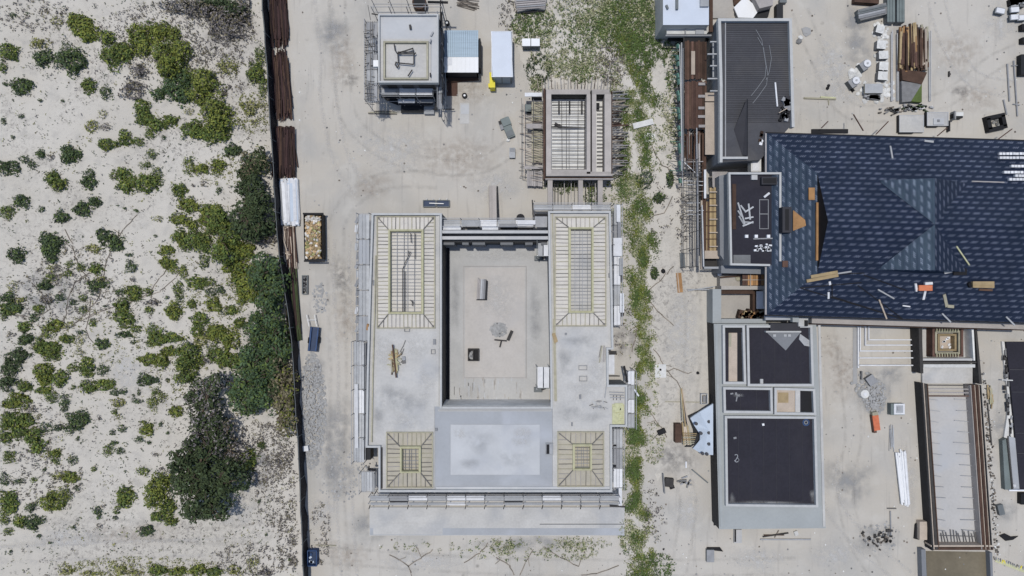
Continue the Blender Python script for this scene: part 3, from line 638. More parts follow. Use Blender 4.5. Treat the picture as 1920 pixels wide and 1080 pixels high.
def barpile(name, label, cat, x0, y0, x1, y1, z, n, m, w=.06, axis='y', jit=1.5, group=None, skew=0, loose=.25, zb=0):
    mb = MB()
    for _ in range(n):
        zz = zb+R.uniform(.03, z); u = R.random(); j = R.gauss(0, jit); mm = R.choice(m) if isinstance(m, (list, tuple)) else m
        s0, s1 = R.uniform(0, loose), R.uniform(0, loose)
        if axis == 'y':
            x = x0+(x1-x0)*u; mb.pbar(x, y0+(y1-y0)*s0, zz, x+j+skew, y1-(y1-y0)*s1, zz+R.gauss(0,.01), w*R.uniform(.7,1.3), mm)
        else:
            y = y0+(y1-y0)*u; mb.pbar(x0+(x1-x0)*s0, y, zz, x1-(x1-x0)*s1, y+j+skew, zz+R.gauss(0,.01), w*R.uniform(.7,1.3), mm)
    return solo(mb, name, label, cat, group)
RG = 'bundles of rusty bars along the fence'
barpile('rebar_bundle', 'topmost dark rusty bar bundle beside the fence', 'bar bundle', 506, -20, 538, 92, .45, 150, ['rust','rust','timber_dark'], .11, group=RG, skew=3, loose=.38, jit=2.5)
barpile('rebar_bundle', 'ragged rusty bar bundle below the topmost one', 'bar bundle', 509, 92, 541, 228, .45, 150, ['rust','rust','timber_dark'], .11, group=RG, skew=4, loose=.42, jit=3)
barpile('rebar_bundle', 'squared rusty bar bundle just above the white planks', 'bar bundle', 513, 236, 552, 335, .5, 190, ['rust','rust','timber_dark'], .11, group=RG, skew=1, loose=.28, jit=2.5)
barpile('rebar_bundle', 'brown rusty bars below the white planks by the fence', 'bar bundle', 524, 425, 552, 505, .3, 110, ['rust','timber_red','timber_pale'], .1, group=RG, skew=4)
barpile('rebar_bundle', 'lowest dark bar bundle where the fence bends', 'bar bundle', 533, 500, 556, 640, .4, 170, ['rust','rust','leaf_deep'], .11, group=RG, skew=8)
barpile('plank_pile', 'heap of white planks and sheets beside the fence', 'plank pile', 526, 334, 558, 424, .45, 85, ['board_white','board_white','board_grey','tarp'], .26, skew=3, loose=.15)
mb = MB()
for k in range(12):
    x = 528+k*2.2; mb.pbar(x, 425, .2, x+R.gauss(2,2), 485, .25, .12, R.choice(('timber_pale','timber_dark')))
mb.pbar(520,470,.4,545,478,.5,.12,'timber_pale'); mb.pbar(530,440,.4,538,470,.6,.12,'timber_pale')
solo(mb, 'loose_timber', 'loose pale and brown timbers crossed over the rusty bars', 'timber')
# skip
t = thing('rubbish_skip', 'black steel skip full of yellowish rubbish on the sandy yard', 'skip', 590, 450)
mb = MB(); z = 1.3
a = [P(569,401,z), P(605,401,z), P(606,487,z), P(571,489,z)]
def shell(mb, top, base_s, z1, th, m):
    c = sum(top, Vector())/4
    out_t = top; out_b = [Vector(((p.x-c.x)*base_s+c.x, (p.y-c.y)*base_s+c.y, .1)) for p in top]
    inn_t = [p+(c-p).normalized()*th for p in top]; inn_b = [p+(Vector((c.x,c.y,p.z))-p).normalized()*th for p in out_b]
    for i in range(4):
        j = (i+1) % 4
        mb.poly([out_b[j], out_b[i], out_t[i], out_t[j]][::1], m); mb.poly([inn_b[i], inn_b[j], inn_t[j], inn_t[i]], m); mb.poly([out_t[i], out_t[j], inn_t[j], inn_t[i]], m)
    mb.poly(inn_b, m)
shell(mb, [a[3], a[2], a[1], a[0]], .97, z, .14, 'black'); mb.build('body', t)
mb = MB()
for _ in range(700):
    x, y = R.uniform(573, 601), R.uniform(406, 484); p = P(x, y, R.uniform(.75, 1.15))
    mb.rock(p, R.uniform(.06,.2), 'rubbish_c' if y < 416 and R.random() < .8 else R.choice(('rubbish_a','rubbish_a','rubbish_b','rubbish_c','timber')))
mb.box(572,405,602,486,.15,.8,'rubbish_a')
mb.build('rubbish', t)
mb = MB(); mb.box(568,399,606,402,1.2,1.42,'black'); mb.box(570,488,608,491,1.2,1.42,'black'); mb.build('rim', t)
# trailer, blue bins, small bits in the west yard
t = thing('flatbed_trailer', 'small navy trailer with pale drawbar beside the fence', 'trailer', 588, 635)
mb = MB(); mb.rbox(588,636,.45,.6,1.0,2.6,-6,'navy'); mb.build('bed', t)
mb = MB()
for dx in (-6.5, 6.5): mb.rbox(588+dx,636,.6,.85,.12,2.5,-6,'blue')
mb.build('side_board', t)
mb = MB(); mb.pbar(580,612,.5,575,590,.5,.08,'steel'); mb.pbar(594,612,.5,590,590,.5,.08,'steel'); mb.pbar(576,600,.5,592,600,.5,.06,'steel'); mb.build('drawbar', t)
for dx in (-9, 9):
    for dy in (0,):
        mb = MB(); mb.rbox(588+dx,638,.05,.6,.18,.6,-6,'black'); mb.build('wheel', t)
t = thing('cable_tray', 'dark stone filled trough left of the skip bottom near fence', 'trough', 570, 545)
mb = MB(); mb.ring(566,516,577,552,0,.35,1.6,'metal_grey'); mb.build('frame', t)
mb = MB(); [mb.rock(P(R.uniform(568,575), R.uniform(519,549), .08), .12, R.choice(('gravel_dark','black'))) for _ in range(60)]; mb.build('stones', t)
t = thing('blue_pallet_box', 'blue open box at the foot of the fence, bottom of site', 'box', 585, 1047)
mb = MB(); mb.ring(576,1032,594,1062,0,.8,1.5,'blue'); mb.build('box', t)
mb = MB(); mb.box(578,1034,592,1060,.05,.3,'navy'); [mb.rbox(R.uniform(580,590), R.uniform(1038,1056), .3, .45, .3, .2, R.uniform(0,90), R.choice(('tarp','blue'))) for _ in range(6)]; mb.build('contents', t)
mb = MB(); mb.rbox(573,841,0,.5,.5,.5,8,'white_paint'); mb.rbox(573,841,.5,.55,.56,.56,8,'board_white'); solo(mb, 'white_cube', 'small white box standing against the lower fence', 'box')
mb = MB(); mb.pbar(592,1022,.1,630,1023,.12,.09,'timber_olive'); mb.pbar(590,1025,.1,604,1060,.1,.05,'twig'); mb.pbar(610,1005,.1,616,1035,.1,.04,'twig'); solo(mb, 'branch', 'greenish pole lying beside the blue open box', 'pole')
t = thing('formwork_tray', 'pair of navy trays lying above the left roof wing', 'tray', 818, 381)
for x0, x1 in ((793,817),(818.5,843)):
    mb = MB(); mb.ring(x0,375,x1,388,0,.4,1.2,'metal_grey'); mb.box(x0+1.2,376.2,x1-1.2,386.8,.02,.25,'navy'); mb.build('tray', t)
mb = MB(); [mb.pbar(x,372,.45,x,376,.3,.06,'board_white') for x in (800,812,824,838)]; mb.pbar(805,381,.42,832,382,.42,.08,'steel'); mb.build('handle', t)
t = thing('ramp', 'long narrow timber ramp leading down to the court beams', 'ramp', 925, 380)
mb = MB()
for k in range(4): mb.pbar(918.5+k*3.4,348,.25,919.5+k*3.4,412,1.2,.19,'ply_pinkish',.05)
mb.build('boards', t)
mb = MB(); mb.pbar(932.5,350,.15,934,412,1.05,.12,'black',.25); mb.pbar(917,350,.15,918,412,1.05,.06,'timber_dark',.2); mb.build('edge_beam', t)
t = thing('wrapped_bundle', 'slanting grey wrapped bundle on the yard beside the formwork', 'bundle', 952, 240)
mb = MB(); mb.rbox(952,239,.1,.55,.85,2.2,22,'metal_sage'); mb.rbox(949,228,.12,.7,.9,.8,22,'metal_sage'); mb.rbox(956,250,.1,.62,.75,.6,22,'metal_grey'); mb.build('sheet', t)
mb = MB(); mb.rbox(941,235,0,.3,.5,.9,20,'board_mid'); mb.rbox(938,230,0,.35,.3,.4,20,'rebar_dark'); mb.build('off_cut', t)
mb = MB(); mb.rock(P(953,263,0), .25, 'stone_white', 1); solo(mb, 'white_sack', 'little white sack at the end of the grey bundle', 'sack')
mb = MB(); mb.box(955,277,966,296,0,.5,'metal_grey','board_grey'); mb.box(956,278,965,284,.5,.55,'board_mid'); solo(mb, 'crate', 'small grey crate below the grey bundle on the yard', 'crate')
mb = MB(); c = P(871,179,.3); mb.cyl(c,.28,0,.3,'black',14); mb.cyl(c,.12,.3,.32,'white_paint',10); solo(mb, 'round_bucket', 'black rimmed round bucket below the metal shed', 'bucket')
mb = MB(); mb.box(862,193,880,232,0,.03,'concrete'); mb.box(864,196,879,214,.03,.06,'concrete_pale'); solo(mb, 'flat_board', 'faint pale board lying flat below the metal shed', 'board')
mb = MB(); c = P(838,43,.3)
mb.cyl(c,.28,0,.35,'black',12); mb.cyl(c,.12,.35,.37,'stone_white',8); solo(mb, 'round_bucket', 'black bucket standing above the metal shed', 'bucket')
# ------------------------------------------------------------------ scaffold builder
SCG = 'scaffold runs round the buildings'
def scaffold(label, x0, y0, x1, y1, z, axis, bays, mats=('board_grey',), skip=(), pole_up=.9, nb=3, cols=None, low=None, m='board_mid', gap=1):
    """px rect as the deck shows; bays along axis; each deck of a bay is its own part"""
    t = thing('scaffold', label, 'scaffold', (x0+x1)/2, (y0+y1)/2, 0, SCG)
    L = (x1-x0) if axis == 'x' else (y1-y0); b = L/bays
    for i in range(bays):
        zi = z if not low or i not in low else low[i]
        if i not in skip:
            mb = MB(); mm = mats[i % len(mats)]
            for k in range(nb):
                if axis == 'y':
                    w = (x1-x0)/nb; mb.box(x0+k*w+.25, y0+i*b+gap, x0+(k+1)*w-.25, y0+(i+1)*b-gap+R.uniform(-.8,.8), zi-.06, zi+R.uniform(0,.02), mm)
                else:
                    w = (y1-y0)/nb; mb.box(x0+i*b+gap, y0+k*w+.25, x0+(i+1)*b-gap+R.uniform(-.8,.8), y0+(k+1)*w-.25, zi-.06, zi+R.uniform(0,.02), mm)
            mb.build('deck', t)
    rl = MB(); po = None
    for i in range(bays+1):
        s = i*b
        e = [(x0-1.5, y0+s), (x1+1.5, y0+s)] if axis == 'y' else [(x0+s, y0-1.5), (x0+s, y1+1.5)]
        rl.pbar(*e[0], z-.1, *e[1], z-.1, .05, m)
        for ex in e:
            c = P(*ex, z)
            if po is None:
                mb = MB(); mb.cyl(c, .035, 0, z+pole_up, m, 6); po = mb.build('pole', t); pc = c
            else:
                q = po.copy(); COL.objects.link(q); q.parent = t; q.location = Vector((c.x-pc.x, c.y-pc.y, 0))
    for zz in (z-.18, z+pole_up*.9, z*.5):
        for sd_ in (0, 1):
            if axis == 'y':
                x = (x0-1.5, x1+1.5)[sd_]; a = P(x, y0, z); c = P(x, y1, z)
            else:
                y = (y0-1.5, y1+1.5)[sd_]; a = P(x0, y, z); c = P(x1, y, z)
            if zz > z and ((sd_ == 1 and axis == 'y' and x0 < 960) or (sd_ == 0 and axis == 'y' and x0 > 960)): continue
            rl.bar((a.x,a.y,zz), (c.x,c.y,zz), .05, m)
    rl.build('rail', t)
    return t
# ------------------------------------------------------------------ north west block with raised kerb on its roof
t = thing('block_house', 'square concrete house shell with kerbed roof below top edge', 'house', 765, 110)
Z = 6.4
mb = MB(); mb.box(711,28,822,154,0,Z,'slate_deck'); mb.build('wall', t)
mb = MB(); mb.box(712.5,29.5,820.5,152.5,Z,Z+.06,'concrete_pale'); mb.build('roof', t)
mb = MB(); mb.ring(709,26,822,155,Z-.3,Z+.38,3,'parapet'); mb.build('parapet', t)
mb = MB(); mb.ring(719,77,803,149,Z+.05,Z+.45,3.2,'timber_olive'); mb.ring(714.5,73,808,152,Z+.06,Z+.2,4.2,'concrete'); mb.build('roof_kerb', t)
mb = MB(); mb.box(723.5,81.5,799.5,145,Z+.05,Z+.1,'concrete'); mb.build('roof_panel', t)
mb = MB()
for (a, b) in [((739,82),(741,95)),((741,95),(746,101)),((746,100),(774,91)),((746,101),(774,101)),((774,90),(776,103)),((776,103),(780,99)),((776,103),(776,120)),((746,101),(747,118)),((743,118),(776,121)),((743,116),(741,122)),((741,122),(746,127)),((746,127),(748,121)),((746,98),(775,98)),((765,143),(773,131))]:
    mb.pbar(*a, Z+.5, *b, Z+.5, .1, 'rebar_dark')
mb.pbar(769,47,Z+.3,770,55,Z+.3,.2,'rebar_dark'); mb.pbar(808,68,Z+.2,812,60,Z+.2,.15,'board_mid'); mb.pbar(806,80,Z+.5,808,74,Z+.3,.12,'board_mid'); mb.pbar(807,137,Z+.4,807,144,Z+.4,.12,'rebar_dark')
mb.build('starter_bars', t)
for k, (x0, x1) in enumerate(((722,740),(750,772),(782,812))):   # openings of the side that faces us
    mb = MB(); a = P(x0,155,Z); c = P(x1,155,Z); yy = P(700,154,Z).y
    for zb in (.9, 3.9): mb.wbox(a.x, yy-.03, c.x, yy+.02, zb, zb+1.7, 'black'); mb.wbox(a.x-.1, yy-.06, c.x+.1, yy+.01, zb-.12, zb, 'parapet')
    mb.build('window', t)
mb = MB(); mb.box(700,113,709,125,Z-.8,Z-.3,'white_paint'); mb.build('white_hatch', t)
t2 = scaffold('west scaffold with tube lattice beside the kerbed roof house', 688, 42, 708, 190, 4.6, 'y', 5, ('board_mid','board_grey'), nb=3, skip=(1,))
mb = MB()
mb.box(690,60,708,192,.1,.14,'concrete_blue')
for k in range(40): y = 44+k*3.8+R.uniform(-2,2); mb.pbar(684+R.uniform(-1,2), y, 4.9+R.uniform(-2,.8), 704+R.uniform(-6,4), y+R.uniform(-3,3), 4.9+R.uniform(-2,.5), .05, R.choice(('rebar','rebar_dark')))
for k in range(7): mb.pbar(685+k*3.4, 40, R.uniform(2,5.4), 685+k*3.4, 192, R.uniform(2,5.4), .05, 'rebar')
mb.build('lattice', t2)
t2 = scaffold('south scaffold with white boards under the kerbed roof house', 716, 165, 812, 178, 4.3, 'x', 3, ('board_mid','board_white','board_white'), nb=3)
mb = MB(); mb.box(747,186,778,193,2.4,2.5,'board_white'); mb.box(716,168,742,176,4.32,4.36,'board_grey'); mb.box(782,186,812,193,2.3,2.4,'board_mid'); mb.build('lower_board', t2)
mb = MB()
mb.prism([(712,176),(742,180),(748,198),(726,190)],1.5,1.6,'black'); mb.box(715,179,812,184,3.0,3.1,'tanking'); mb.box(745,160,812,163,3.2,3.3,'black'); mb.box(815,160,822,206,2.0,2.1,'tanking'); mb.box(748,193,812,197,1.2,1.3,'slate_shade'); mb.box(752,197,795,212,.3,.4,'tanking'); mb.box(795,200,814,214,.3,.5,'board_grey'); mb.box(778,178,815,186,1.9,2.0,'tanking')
mb.build('netting', t2)  # black sheets paint in the shaded voids below the boards
t2 = scaffold('east scaffold squeezed between kerbed roof house and metal shed', 823, 28, 829, 205, 4.8, 'y', 6, ('board_mid','board_grey','board_mid'), nb=2)
mb = MB(); mb.box(824.5,44,828,178,3.9,4.0,'black'); mb.box(829.5,60,832,200,1.6,1.7,'tanking'); [mb.pbar(829+R.uniform(-1,1), y, 5, 829, y+30, 5.2, .12, 'black') for y in range(24, 180, 28)]; mb.pbar(812,205,.6,852,205,.6,.1,'rebar_dark'); mb.build('dark_net', t2)  # black strips along the narrow gap beside the house
t2 = scaffold('north scaffold poles above the kerbed roof house at top edge', 700, 8, 830, 20, 4.6, 'x', 4, ('board_mid',), skip=(0,1,2,3), pole_up=1.2)
mb = MB(); mb.pbar(690,10,5,695,38,5,.06,'rebar'); mb.pbar(697,26,5,709,28,5,.1,'rebar_dark'); mb.pbar(802,4,5,840,5,5,.18,'black'); mb.pbar(826,0,5.2,826,52,5.2,.1,'black'); mb.build('cross_bar', t2)
mb = MB(); c = P(786,4,1.2); mb.cyl(c,.75,0,1.2,'timber_dark',16); mb.cyl(c,.6,1.2,1.22,'black',16); solo(mb, 'water_barrel', 'dark brown barrel behind the kerbed roof house, top edge', 'barrel')
barpile('loose_rods', 'thin dark rods on sand above the metal shed', 'rods', 855, -5, 900, 14, .1, 18, ['rebar_dark','twig'], .06, 'x', 6, skew=6)
barpile('loose_rods', 'thin rods and sticks below the kerbed roof house', 'rods', 690, 208, 745, 214, .12, 14, ['rebar','twig','timber_olive'], .06, 'x', 1)
# shed
t = thing('metal_shed', 'open metal shed with blue grey and bright white roof sheets', 'shed', 865, 100)
mb = MB()
for k in range(16):
    x = 833+k*4; mb.box(x, 57, x+3.7, 107, 2.42, 2.5+.015*(k%2), 'metal_blue')
mb.build('blue_roof_sheet', t)
mb = MB()
for k in range(8): mb.box(833+k*8,107.3,833+k*8+7.9,136,2.40,2.47+.012*(k%2),'white_paint')
mb.build('white_roof_sheet', t)
mb = MB(); mb.box(835,59,837,134,0,2.38,'tanking'); mb.box(893,59,895,134,0,2.38,'tanking'); mb.box(837,59,893,61,0,2.38,'tanking'); mb.box(835,131,895,134,0,2.38,'tanking'); mb.build('wall', t)
mb = MB(); mb.box(836,108,847,122,2.5,2.53,'board_white'); mb.build('patch', t)
mb = MB(); a = P(838,150,0); mb.prism([(836,143),(893,141),(898,150),(840,155)],0,.25,'timber_dark'); mb.box(838,152,858,180,0,.05,'timber_red'); mb.build('step', t)
mb = MB(); mb.box(897.5,72,901,128,0,1.9,'tanking'); mb.build('side_leaf', t)  # black slab painting in the shadow right of the shed
# container
t = thing('site_container', 'long pale site container with light blue roof on the yard', 'container', 942, 110)
mb = MB(); mb.box(922,59.5,960,143.5,.12,2.56,'metal_grey'); mb.build('body', t)
mb = MB(); mb.prism([(920.5,58.5),(958,58.5),(962,144.5),(923.5,144.5)],2.56,2.64,'container_roof'); mb.ring(921.5,58.5,960.5,144.5,2.64,2.68,1.1,'board_white'); mb.build('roof', t)
mb = MB(); yy = P(940,143.5,2.56).y
for x0, x1 in ((925,940),(942,957)):
    a = P(x0,140,2.56); c = P(x1,140,2.56); mb.wbox(a.x, yy-.05, c.x, yy+.01, .25, 2.4, 'metal_blue')
mb.build('door', t)
mb = MB(); [mb.cyl(P(x,140,2), .03, .3, 2.4, 'steel', 6) for x in (933,950)]; mb.build('lock_rod', t)
mb = MB(); mb.rbox(923,150,.02,1.4,.55,1.6,2,'yellow'); mb.rbox(920,160,0,.5,.5,.4,5,'yellow'); solo(mb, 'yellow_barrier', 'bright yellow barrier leaning at the corner of the container', 'barrier')
t = thing('white_cabinet', 'low white cabinet with two lids among the weeds', 'cabinet', 995, 85)
mb = MB(); mb.box(980,73,1011,86,0,1.2,'metal_grey'); mb.build('body', t)
for x0, x1 in ((979,994.5),(996,1012)):
    mb = MB(); mb.box(x0,72.5,x1,86.5,1.2,1.27,'white_paint'); mb.build('lid', t)
mb = MB(); mb.prism([(965,0),(1025,-6),(1022,18),(1000,16),(970,22)],0,.7,'timber_grey'); [mb.pbar(968,2+k*4,.75,1022,-2+k*4,.75,.14,R.choice(('board_mid','timber_grey','timber_dark'))) for k in range(5)]; mb.prism([(966,22),(1000,18),(1022,19),(1020,22),(985,25)],0,.3,'black')
solo(mb, 'timber_stack', 'greyish timber stack at top edge above the white cabinet', 'timber')
# ------------------------------------------------------------------ formwork tank
t = thing('formwork_tank', 'rectangular timber formwork frame holding a rebar filled pit', 'formwork', 1085, 250)
Z = 3.4
mb = MB()
m = 'ply_pinkish'
mb.box(1024,168,1106,177,0,Z,m); mb.box(1024,326,1148,330,0,Z,m); mb.box(1024,177,1033.5,326,0,Z,m); mb.box(1100,177,1107,322,0,Z,m)
mb.box(1110,168,1143,177,0,Z,m); mb.box(1110,177,1118,322,0,Z,m); mb.box(1133.5,177,1146,322,0,Z,m); mb.box(1033.5,318,1100,326,0,Z,m); mb.box(1107,322,1146,326,0,Z,m)
mb.build('beam', t)
mb = MB(); a = P(1031,179,Z); c = P(1102,179,Z); mb.wbox(a.x, P(0,177,Z).y-.03, c.x, P(0,177,Z).y+.0, .3, Z-.05, 'black'); a = P(1118,179,Z); c = P(1133,179,Z); mb.wbox(a.x, P(0,177,Z).y-.03, c.x, P(0,177,Z).y, .3, Z-.05, 'black'); mb.box(1107.2,170,1109.8,330,2.2,2.6,'black'); mb.box(1118,193,1124,203,2.0,2.4,'black'); mb.build('shaded_lining', t)  # black faces paint shade onto the inner sides and the gap
mb = MB(); mb.box(1032,176,1102,324,.8,1.6,'white_render'); mb.box(1117,176,1134.5,324,.8,1.6,'white_render'); mb.build('base_slab', t)
mb = MB()
for k in range(20):
    y = 192+k*7+R.uniform(-1.2,1.2); mb.pbar(1035, y, 1.9+R.uniform(0,.4), 1099, y+R.uniform(-.6,.6), 2.0, .06, R.choice(('rebar','rebar_dark','rebar')))
for x in (1053,1062,1067,1084,1096): mb.pbar(x, 190, 2.1, x+R.uniform(-1,1), 318, 2.1, .05, R.choice(('rebar','rebar_dark')))
for x in (1048,1068,1091): mb.pbar(x, 190, 2.2, x, 212, 2.2, .16, 'rebar_dark')
for k in range(17): y = 200+k*7; mb.pbar(1119, y, 1.9, 1133, y+R.uniform(-.5,1), 1.9, .07, R.choice(('rebar','rebar_dark')))
mb.pbar(1040,232,2,1052,238,2,.25,'rebar_dark'); mb.pbar(1032,238,2,1100,240,2,.1,'rebar_dark')
mb.build('rebar_grid', t)
mb = MB(); mb.box(1019,166,1022.5,336,2.2,3.2,'timber_red'); mb.box(1022.7,168,1023.8,334,2.0,2.9,'black'); mb.box(1024,331.5,1150,333.2,2.6,3.0,'timber_dark'); mb.box(1022,334.2,1150,337,2.3,3.0,'timber_grey'); mb.box(1146.5,170,1148,328,2.4,3.1,'timber_dark')
mb.build('waling', t)
for x0, x1 in ((1027,1036),(1084.5,1093),(1121,1130)):
    mb = MB(); mb.box(x0,337.5,x1,388,2.2,2.8,'ply_pinkish'); mb.box(x0+1,340,x1-1,345,.0,2.2,'concrete'); mb.build('runner_beam', t)
mb = MB(); [mb.pbar(x, 339, 1.6, x+R.uniform(-.5,.5), 386, 1.6, .06, R.choice(('rebar_dark','timber_grey','rebar'))) for x in (1040,1046,1052,1058,1065,1071,1077,1098,1105,1110,1116)]; mb.build('runner_bars', t)
def poles(name, label, pts_ab, m=('rebar','timber_grey'), w=.07, cat='poles'):
    mb = MB()
    for (a, b) in pts_ab: mb.pbar(*a, *b, w*R.uniform(.8,1.3), R.choice(m))
    return solo(mb, name, label, cat, 'loose props round the formwork')
poles('raking_props', 'dense raking props along the right side of the formwork', [((1148, 172+k*3.4, 2.6), (1166+R.uniform(-6,14), 172+k*3.4+R.uniform(-3,3), .2)) for k in range(46)], ('timber_grey','timber_grey','rebar','timber_red','timber_pale','board_mid'), .09)
poles('raking_props', 'short props standing along the top of the formwork', [((1010+k*6.1, 166, 2.4), (1008+k*6.3+R.uniform(-2,2), 148+R.uniform(-6,6), .1)) for k in range(24)], ('rebar','timber_grey','timber_red','timber_pale'), .06)
poles('raking_props', 'props and bars left of the formwork beside the yard', [((1019, 190+k*4.8, 2), (980+R.uniform(-8,10), 190+k*4.8+R.uniform(-3,3), .2)) for k in range(32)] + [((978+k*5.5, 184, 1.5), (978+k*5.5, 330, 1.5)) for k in (0,1,4)], ('rebar','timber_grey','timber_pale'), .05)
for (x0,y0,x1,y1,z0,z1,m,lb) in [(984,174,1016,182,.6,2.2,'board_white','white board jutting left from the top of the formwork'),(987,232,1017,242,.4,1.8,'timber_grey','greyish board jutting left from mid formwork'),(983,312,1018,318,.4,1.6,'timber_grey','pinkish board jutting left near the lower formwork'),(988,319,1017,350,.2,1.0,'timber_grey','wide grey shutter panel at lower left of formwork'),
                              (997,190,1017,228,.1,1.0,'timber_olive','mossy ochre shutter panel upper left of formwork'),(997,243,1017,305,.1,.9,'timber_olive','mossy ochre shutter panel middle left of formwork'),(982,196,996,210,.1,.8,'metal_sage','dark green sheet left of ochre shutter panel')]:
    mb = MB(); n_ = max(2, int((x1-x0)/4)) 
    if y1-y0 > 15:
        for k in range(n_): w = (x1-x0)/n_; mb.box(x0+k*w, y0+R.uniform(0,2), x0+(k+1)*w-.4, y1-R.uniform(0,2), z1-.08, z1+R.uniform(0,.03), m)
        mb.box(x0+1,y0+3,x1-1,y0+5,z0,z1-.09,'timber_dark'); mb.box(x0+1,y1-5,x1-1,y1-3,z0,z1-.09,'timber_dark')
    else:
        mb.box(x0,y0,x1,y1-1,z1-.1,z1,m); mb.box(x0+(x1-x0)*.4,y1-1,x1,y1+5,z0,z0+.2,'black')
    solo(mb, 'shutter_board', lb, 'panel', 'shutter panels left of the formwork')
# ------------------------------------------------------------------ main building
MBT = thing('courtyard_building', 'large U shaped concrete building shell round an open courtyard', 'building', 930, 660)
Z = 4.2
LW = [(697,400),(828,400),(828,762),(815,762),(815,922),(710,922),(710,836),(686,836),(688,700),(692,560)]
RW = [(1028,396),(1145,396),(1150,655),(1137,655),(1138,722),(1176,722),(1176,800),(1147,800),(1148,922),(1036,922),(1036,762)]
SW = [(815,762),(1036,762),(1036,922),(815,922)]
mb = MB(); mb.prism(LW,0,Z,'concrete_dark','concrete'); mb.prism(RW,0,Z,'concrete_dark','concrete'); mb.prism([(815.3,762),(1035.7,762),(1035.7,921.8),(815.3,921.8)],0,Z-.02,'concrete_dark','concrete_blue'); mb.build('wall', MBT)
mb = MB()
def edge(mb, pts, w, z0, z1, m, close=False):
    L = pts + ([pts[0]] if close else [])
    for ei, ((a, b), (c, d_)) in enumerate(zip(L, L[1:])):
        z1 += .0035; p, q = P(a,b,z1), P(c,d_,z1); dr = (q-p).normalized()*w*.5
        mb.bar(Vector((p.x,p.y,(z0+z1)/2))-dr*.98, Vector((q.x,q.y,(z0+z1)/2))+dr*.98, w, m, z1-z0)
edge(mb, [(815,920.5),(711.5,920.5),(711.5,837.5),(687.5,837.5),(689.5,700),(693.5,560),(698.5,401.5),(826.5,401.5),(826.5,764)], .2, Z+.004, Z+.4, 'parapet')
edge(mb, [(815,920.6),(1146,920.6),(1145.6,798.5),(1174.5,798.5),(1174.5,723.5),(1139.5,723.5),(1138.5,653.5),(1148.4,653.5),(1143.5,397.5),(1029.5,397.5),(1034.5,764)], .2, Z+.006, Z+.41, 'parapet')
mb.box(828.5,762.3,1034,766,Z,Z+.3,'parapet')
mb.build('parapet', MBT)
mb = MB(); edge(mb, [(704,480),(703,560),(699,700),(697,828)], .12, Z+.01, Z+.2, 'timber_olive'); edge(mb, [(716,840),(716,915)], .1, Z+.01, Z+.15, 'rebar_dark'); edge(mb,[(823,404),(822,760)],.1,Z+.01,Z+.12,'concrete'); mb.pbar(689,618,Z+.1,690,608,Z+.5,.2,'timber_orange'); edge(mb, [(1039,600),(1042,750)], .25, Z+.01, Z+.12, 'timber_olive'); edge(mb,[(820,915),(1144,915)],.3,Z+.008,Z+.1,'concrete_pale'); edge(mb,[(1137,724),(1134,745)],.1,Z+.01,Z+.1,'board_mid'); edge(mb,[(1036,400),(1040,600)],.12,Z+.01,Z+.15,'timber_olive'); mb.build('edge_strip', MBT)
mb = MB(); mb.box(829,432,1027.5,437.5,Z-.5,Z+.25,'parapet'); mb.box(829,443,1027.5,449,Z-.5,Z+.25,'concrete'); mb.box(829,437.7,1027.5,442.8,Z-1.6,Z-1.5,'concrete_dark'); mb.build('link_beam', MBT)
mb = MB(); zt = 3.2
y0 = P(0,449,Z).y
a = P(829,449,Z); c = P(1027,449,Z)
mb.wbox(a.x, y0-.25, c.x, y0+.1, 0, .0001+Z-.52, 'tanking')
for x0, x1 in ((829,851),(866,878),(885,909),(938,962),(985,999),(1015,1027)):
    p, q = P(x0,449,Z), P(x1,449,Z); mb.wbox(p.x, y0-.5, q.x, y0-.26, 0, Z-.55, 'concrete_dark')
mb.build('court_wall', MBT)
# courtyard floor, court wall faces with shade and sunlight painted in
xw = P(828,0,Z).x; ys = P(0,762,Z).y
mb = MB(); mb.wbox(xw+.01, ys+.02, xw+.06, y0-.3, .05, Z-.1, 'tanking'); mb.build('wall_coat', MBT)  # black coat, deep shade painted into the east-facing wall
mb = MB(); mb.wbox(xw+.08, ys+.06, xw+.42, y0-.6, .052, .075, 'tanking'); mb.build('drain_gap', MBT)  # black floor band, the shadow at the wall's foot painted in
mb = MB(); mb.wbox(xw+.07, ys-.0, P(1034,0,Z).x, ys+.05, .06, Z-.05, 'white_render'); mb.build('white_wall', MBT)  # pale north face, sunlight painted into its colour
mb = MB(); xe = P(1028,0,Z).x
mb.wbox(xw+.06, ys+.02, P(1034,0,Z).x-.0, y0-.26, 0, .05, 'court_slab'); mb.build('court_floor', MBT)
mb = MB(); mb.box(872,502,984,707,.05,.08,'court_sand'); mb.ring(869,499,987,709,.05,.11,1.0,'timber_grey'); mb.build('court_bed', MBT)
mb = MB()
for _ in range(60): x = R.uniform(850,985); y = R.uniform(700,745); mb.pbar(x,y,.06,x+R.uniform(-.5,.5),y+R.uniform(5,22),.06,R.uniform(.03,.12),R.choice(('concrete_pale','concrete','concrete_warm')),.03)
mb.build('floor_streak', MBT)
mb = MB(); mb.box(845,796,1012,890,Z,Z+.035,'concrete_pale'); edge(mb,[(826,772),(1030,772)],.12,Z+.0,Z+.04,'concrete_dark') if False else None; mb.build('roof_patch', MBT)
mb = MB(); mb.ring(822,768,1033,771,Z,Z+.05,1,'concrete'); mb.box(1023,831,1037,853,Z,Z+.25,'board_grey'); mb.box(1024.5,833,1030,851,Z+.25,Z+.26,'black'); mb.box(1030.5,833,1035,851,Z+.25,Z+.27,'board_mid'); mb.build('roof_hatch', MBT)
mb = MB()
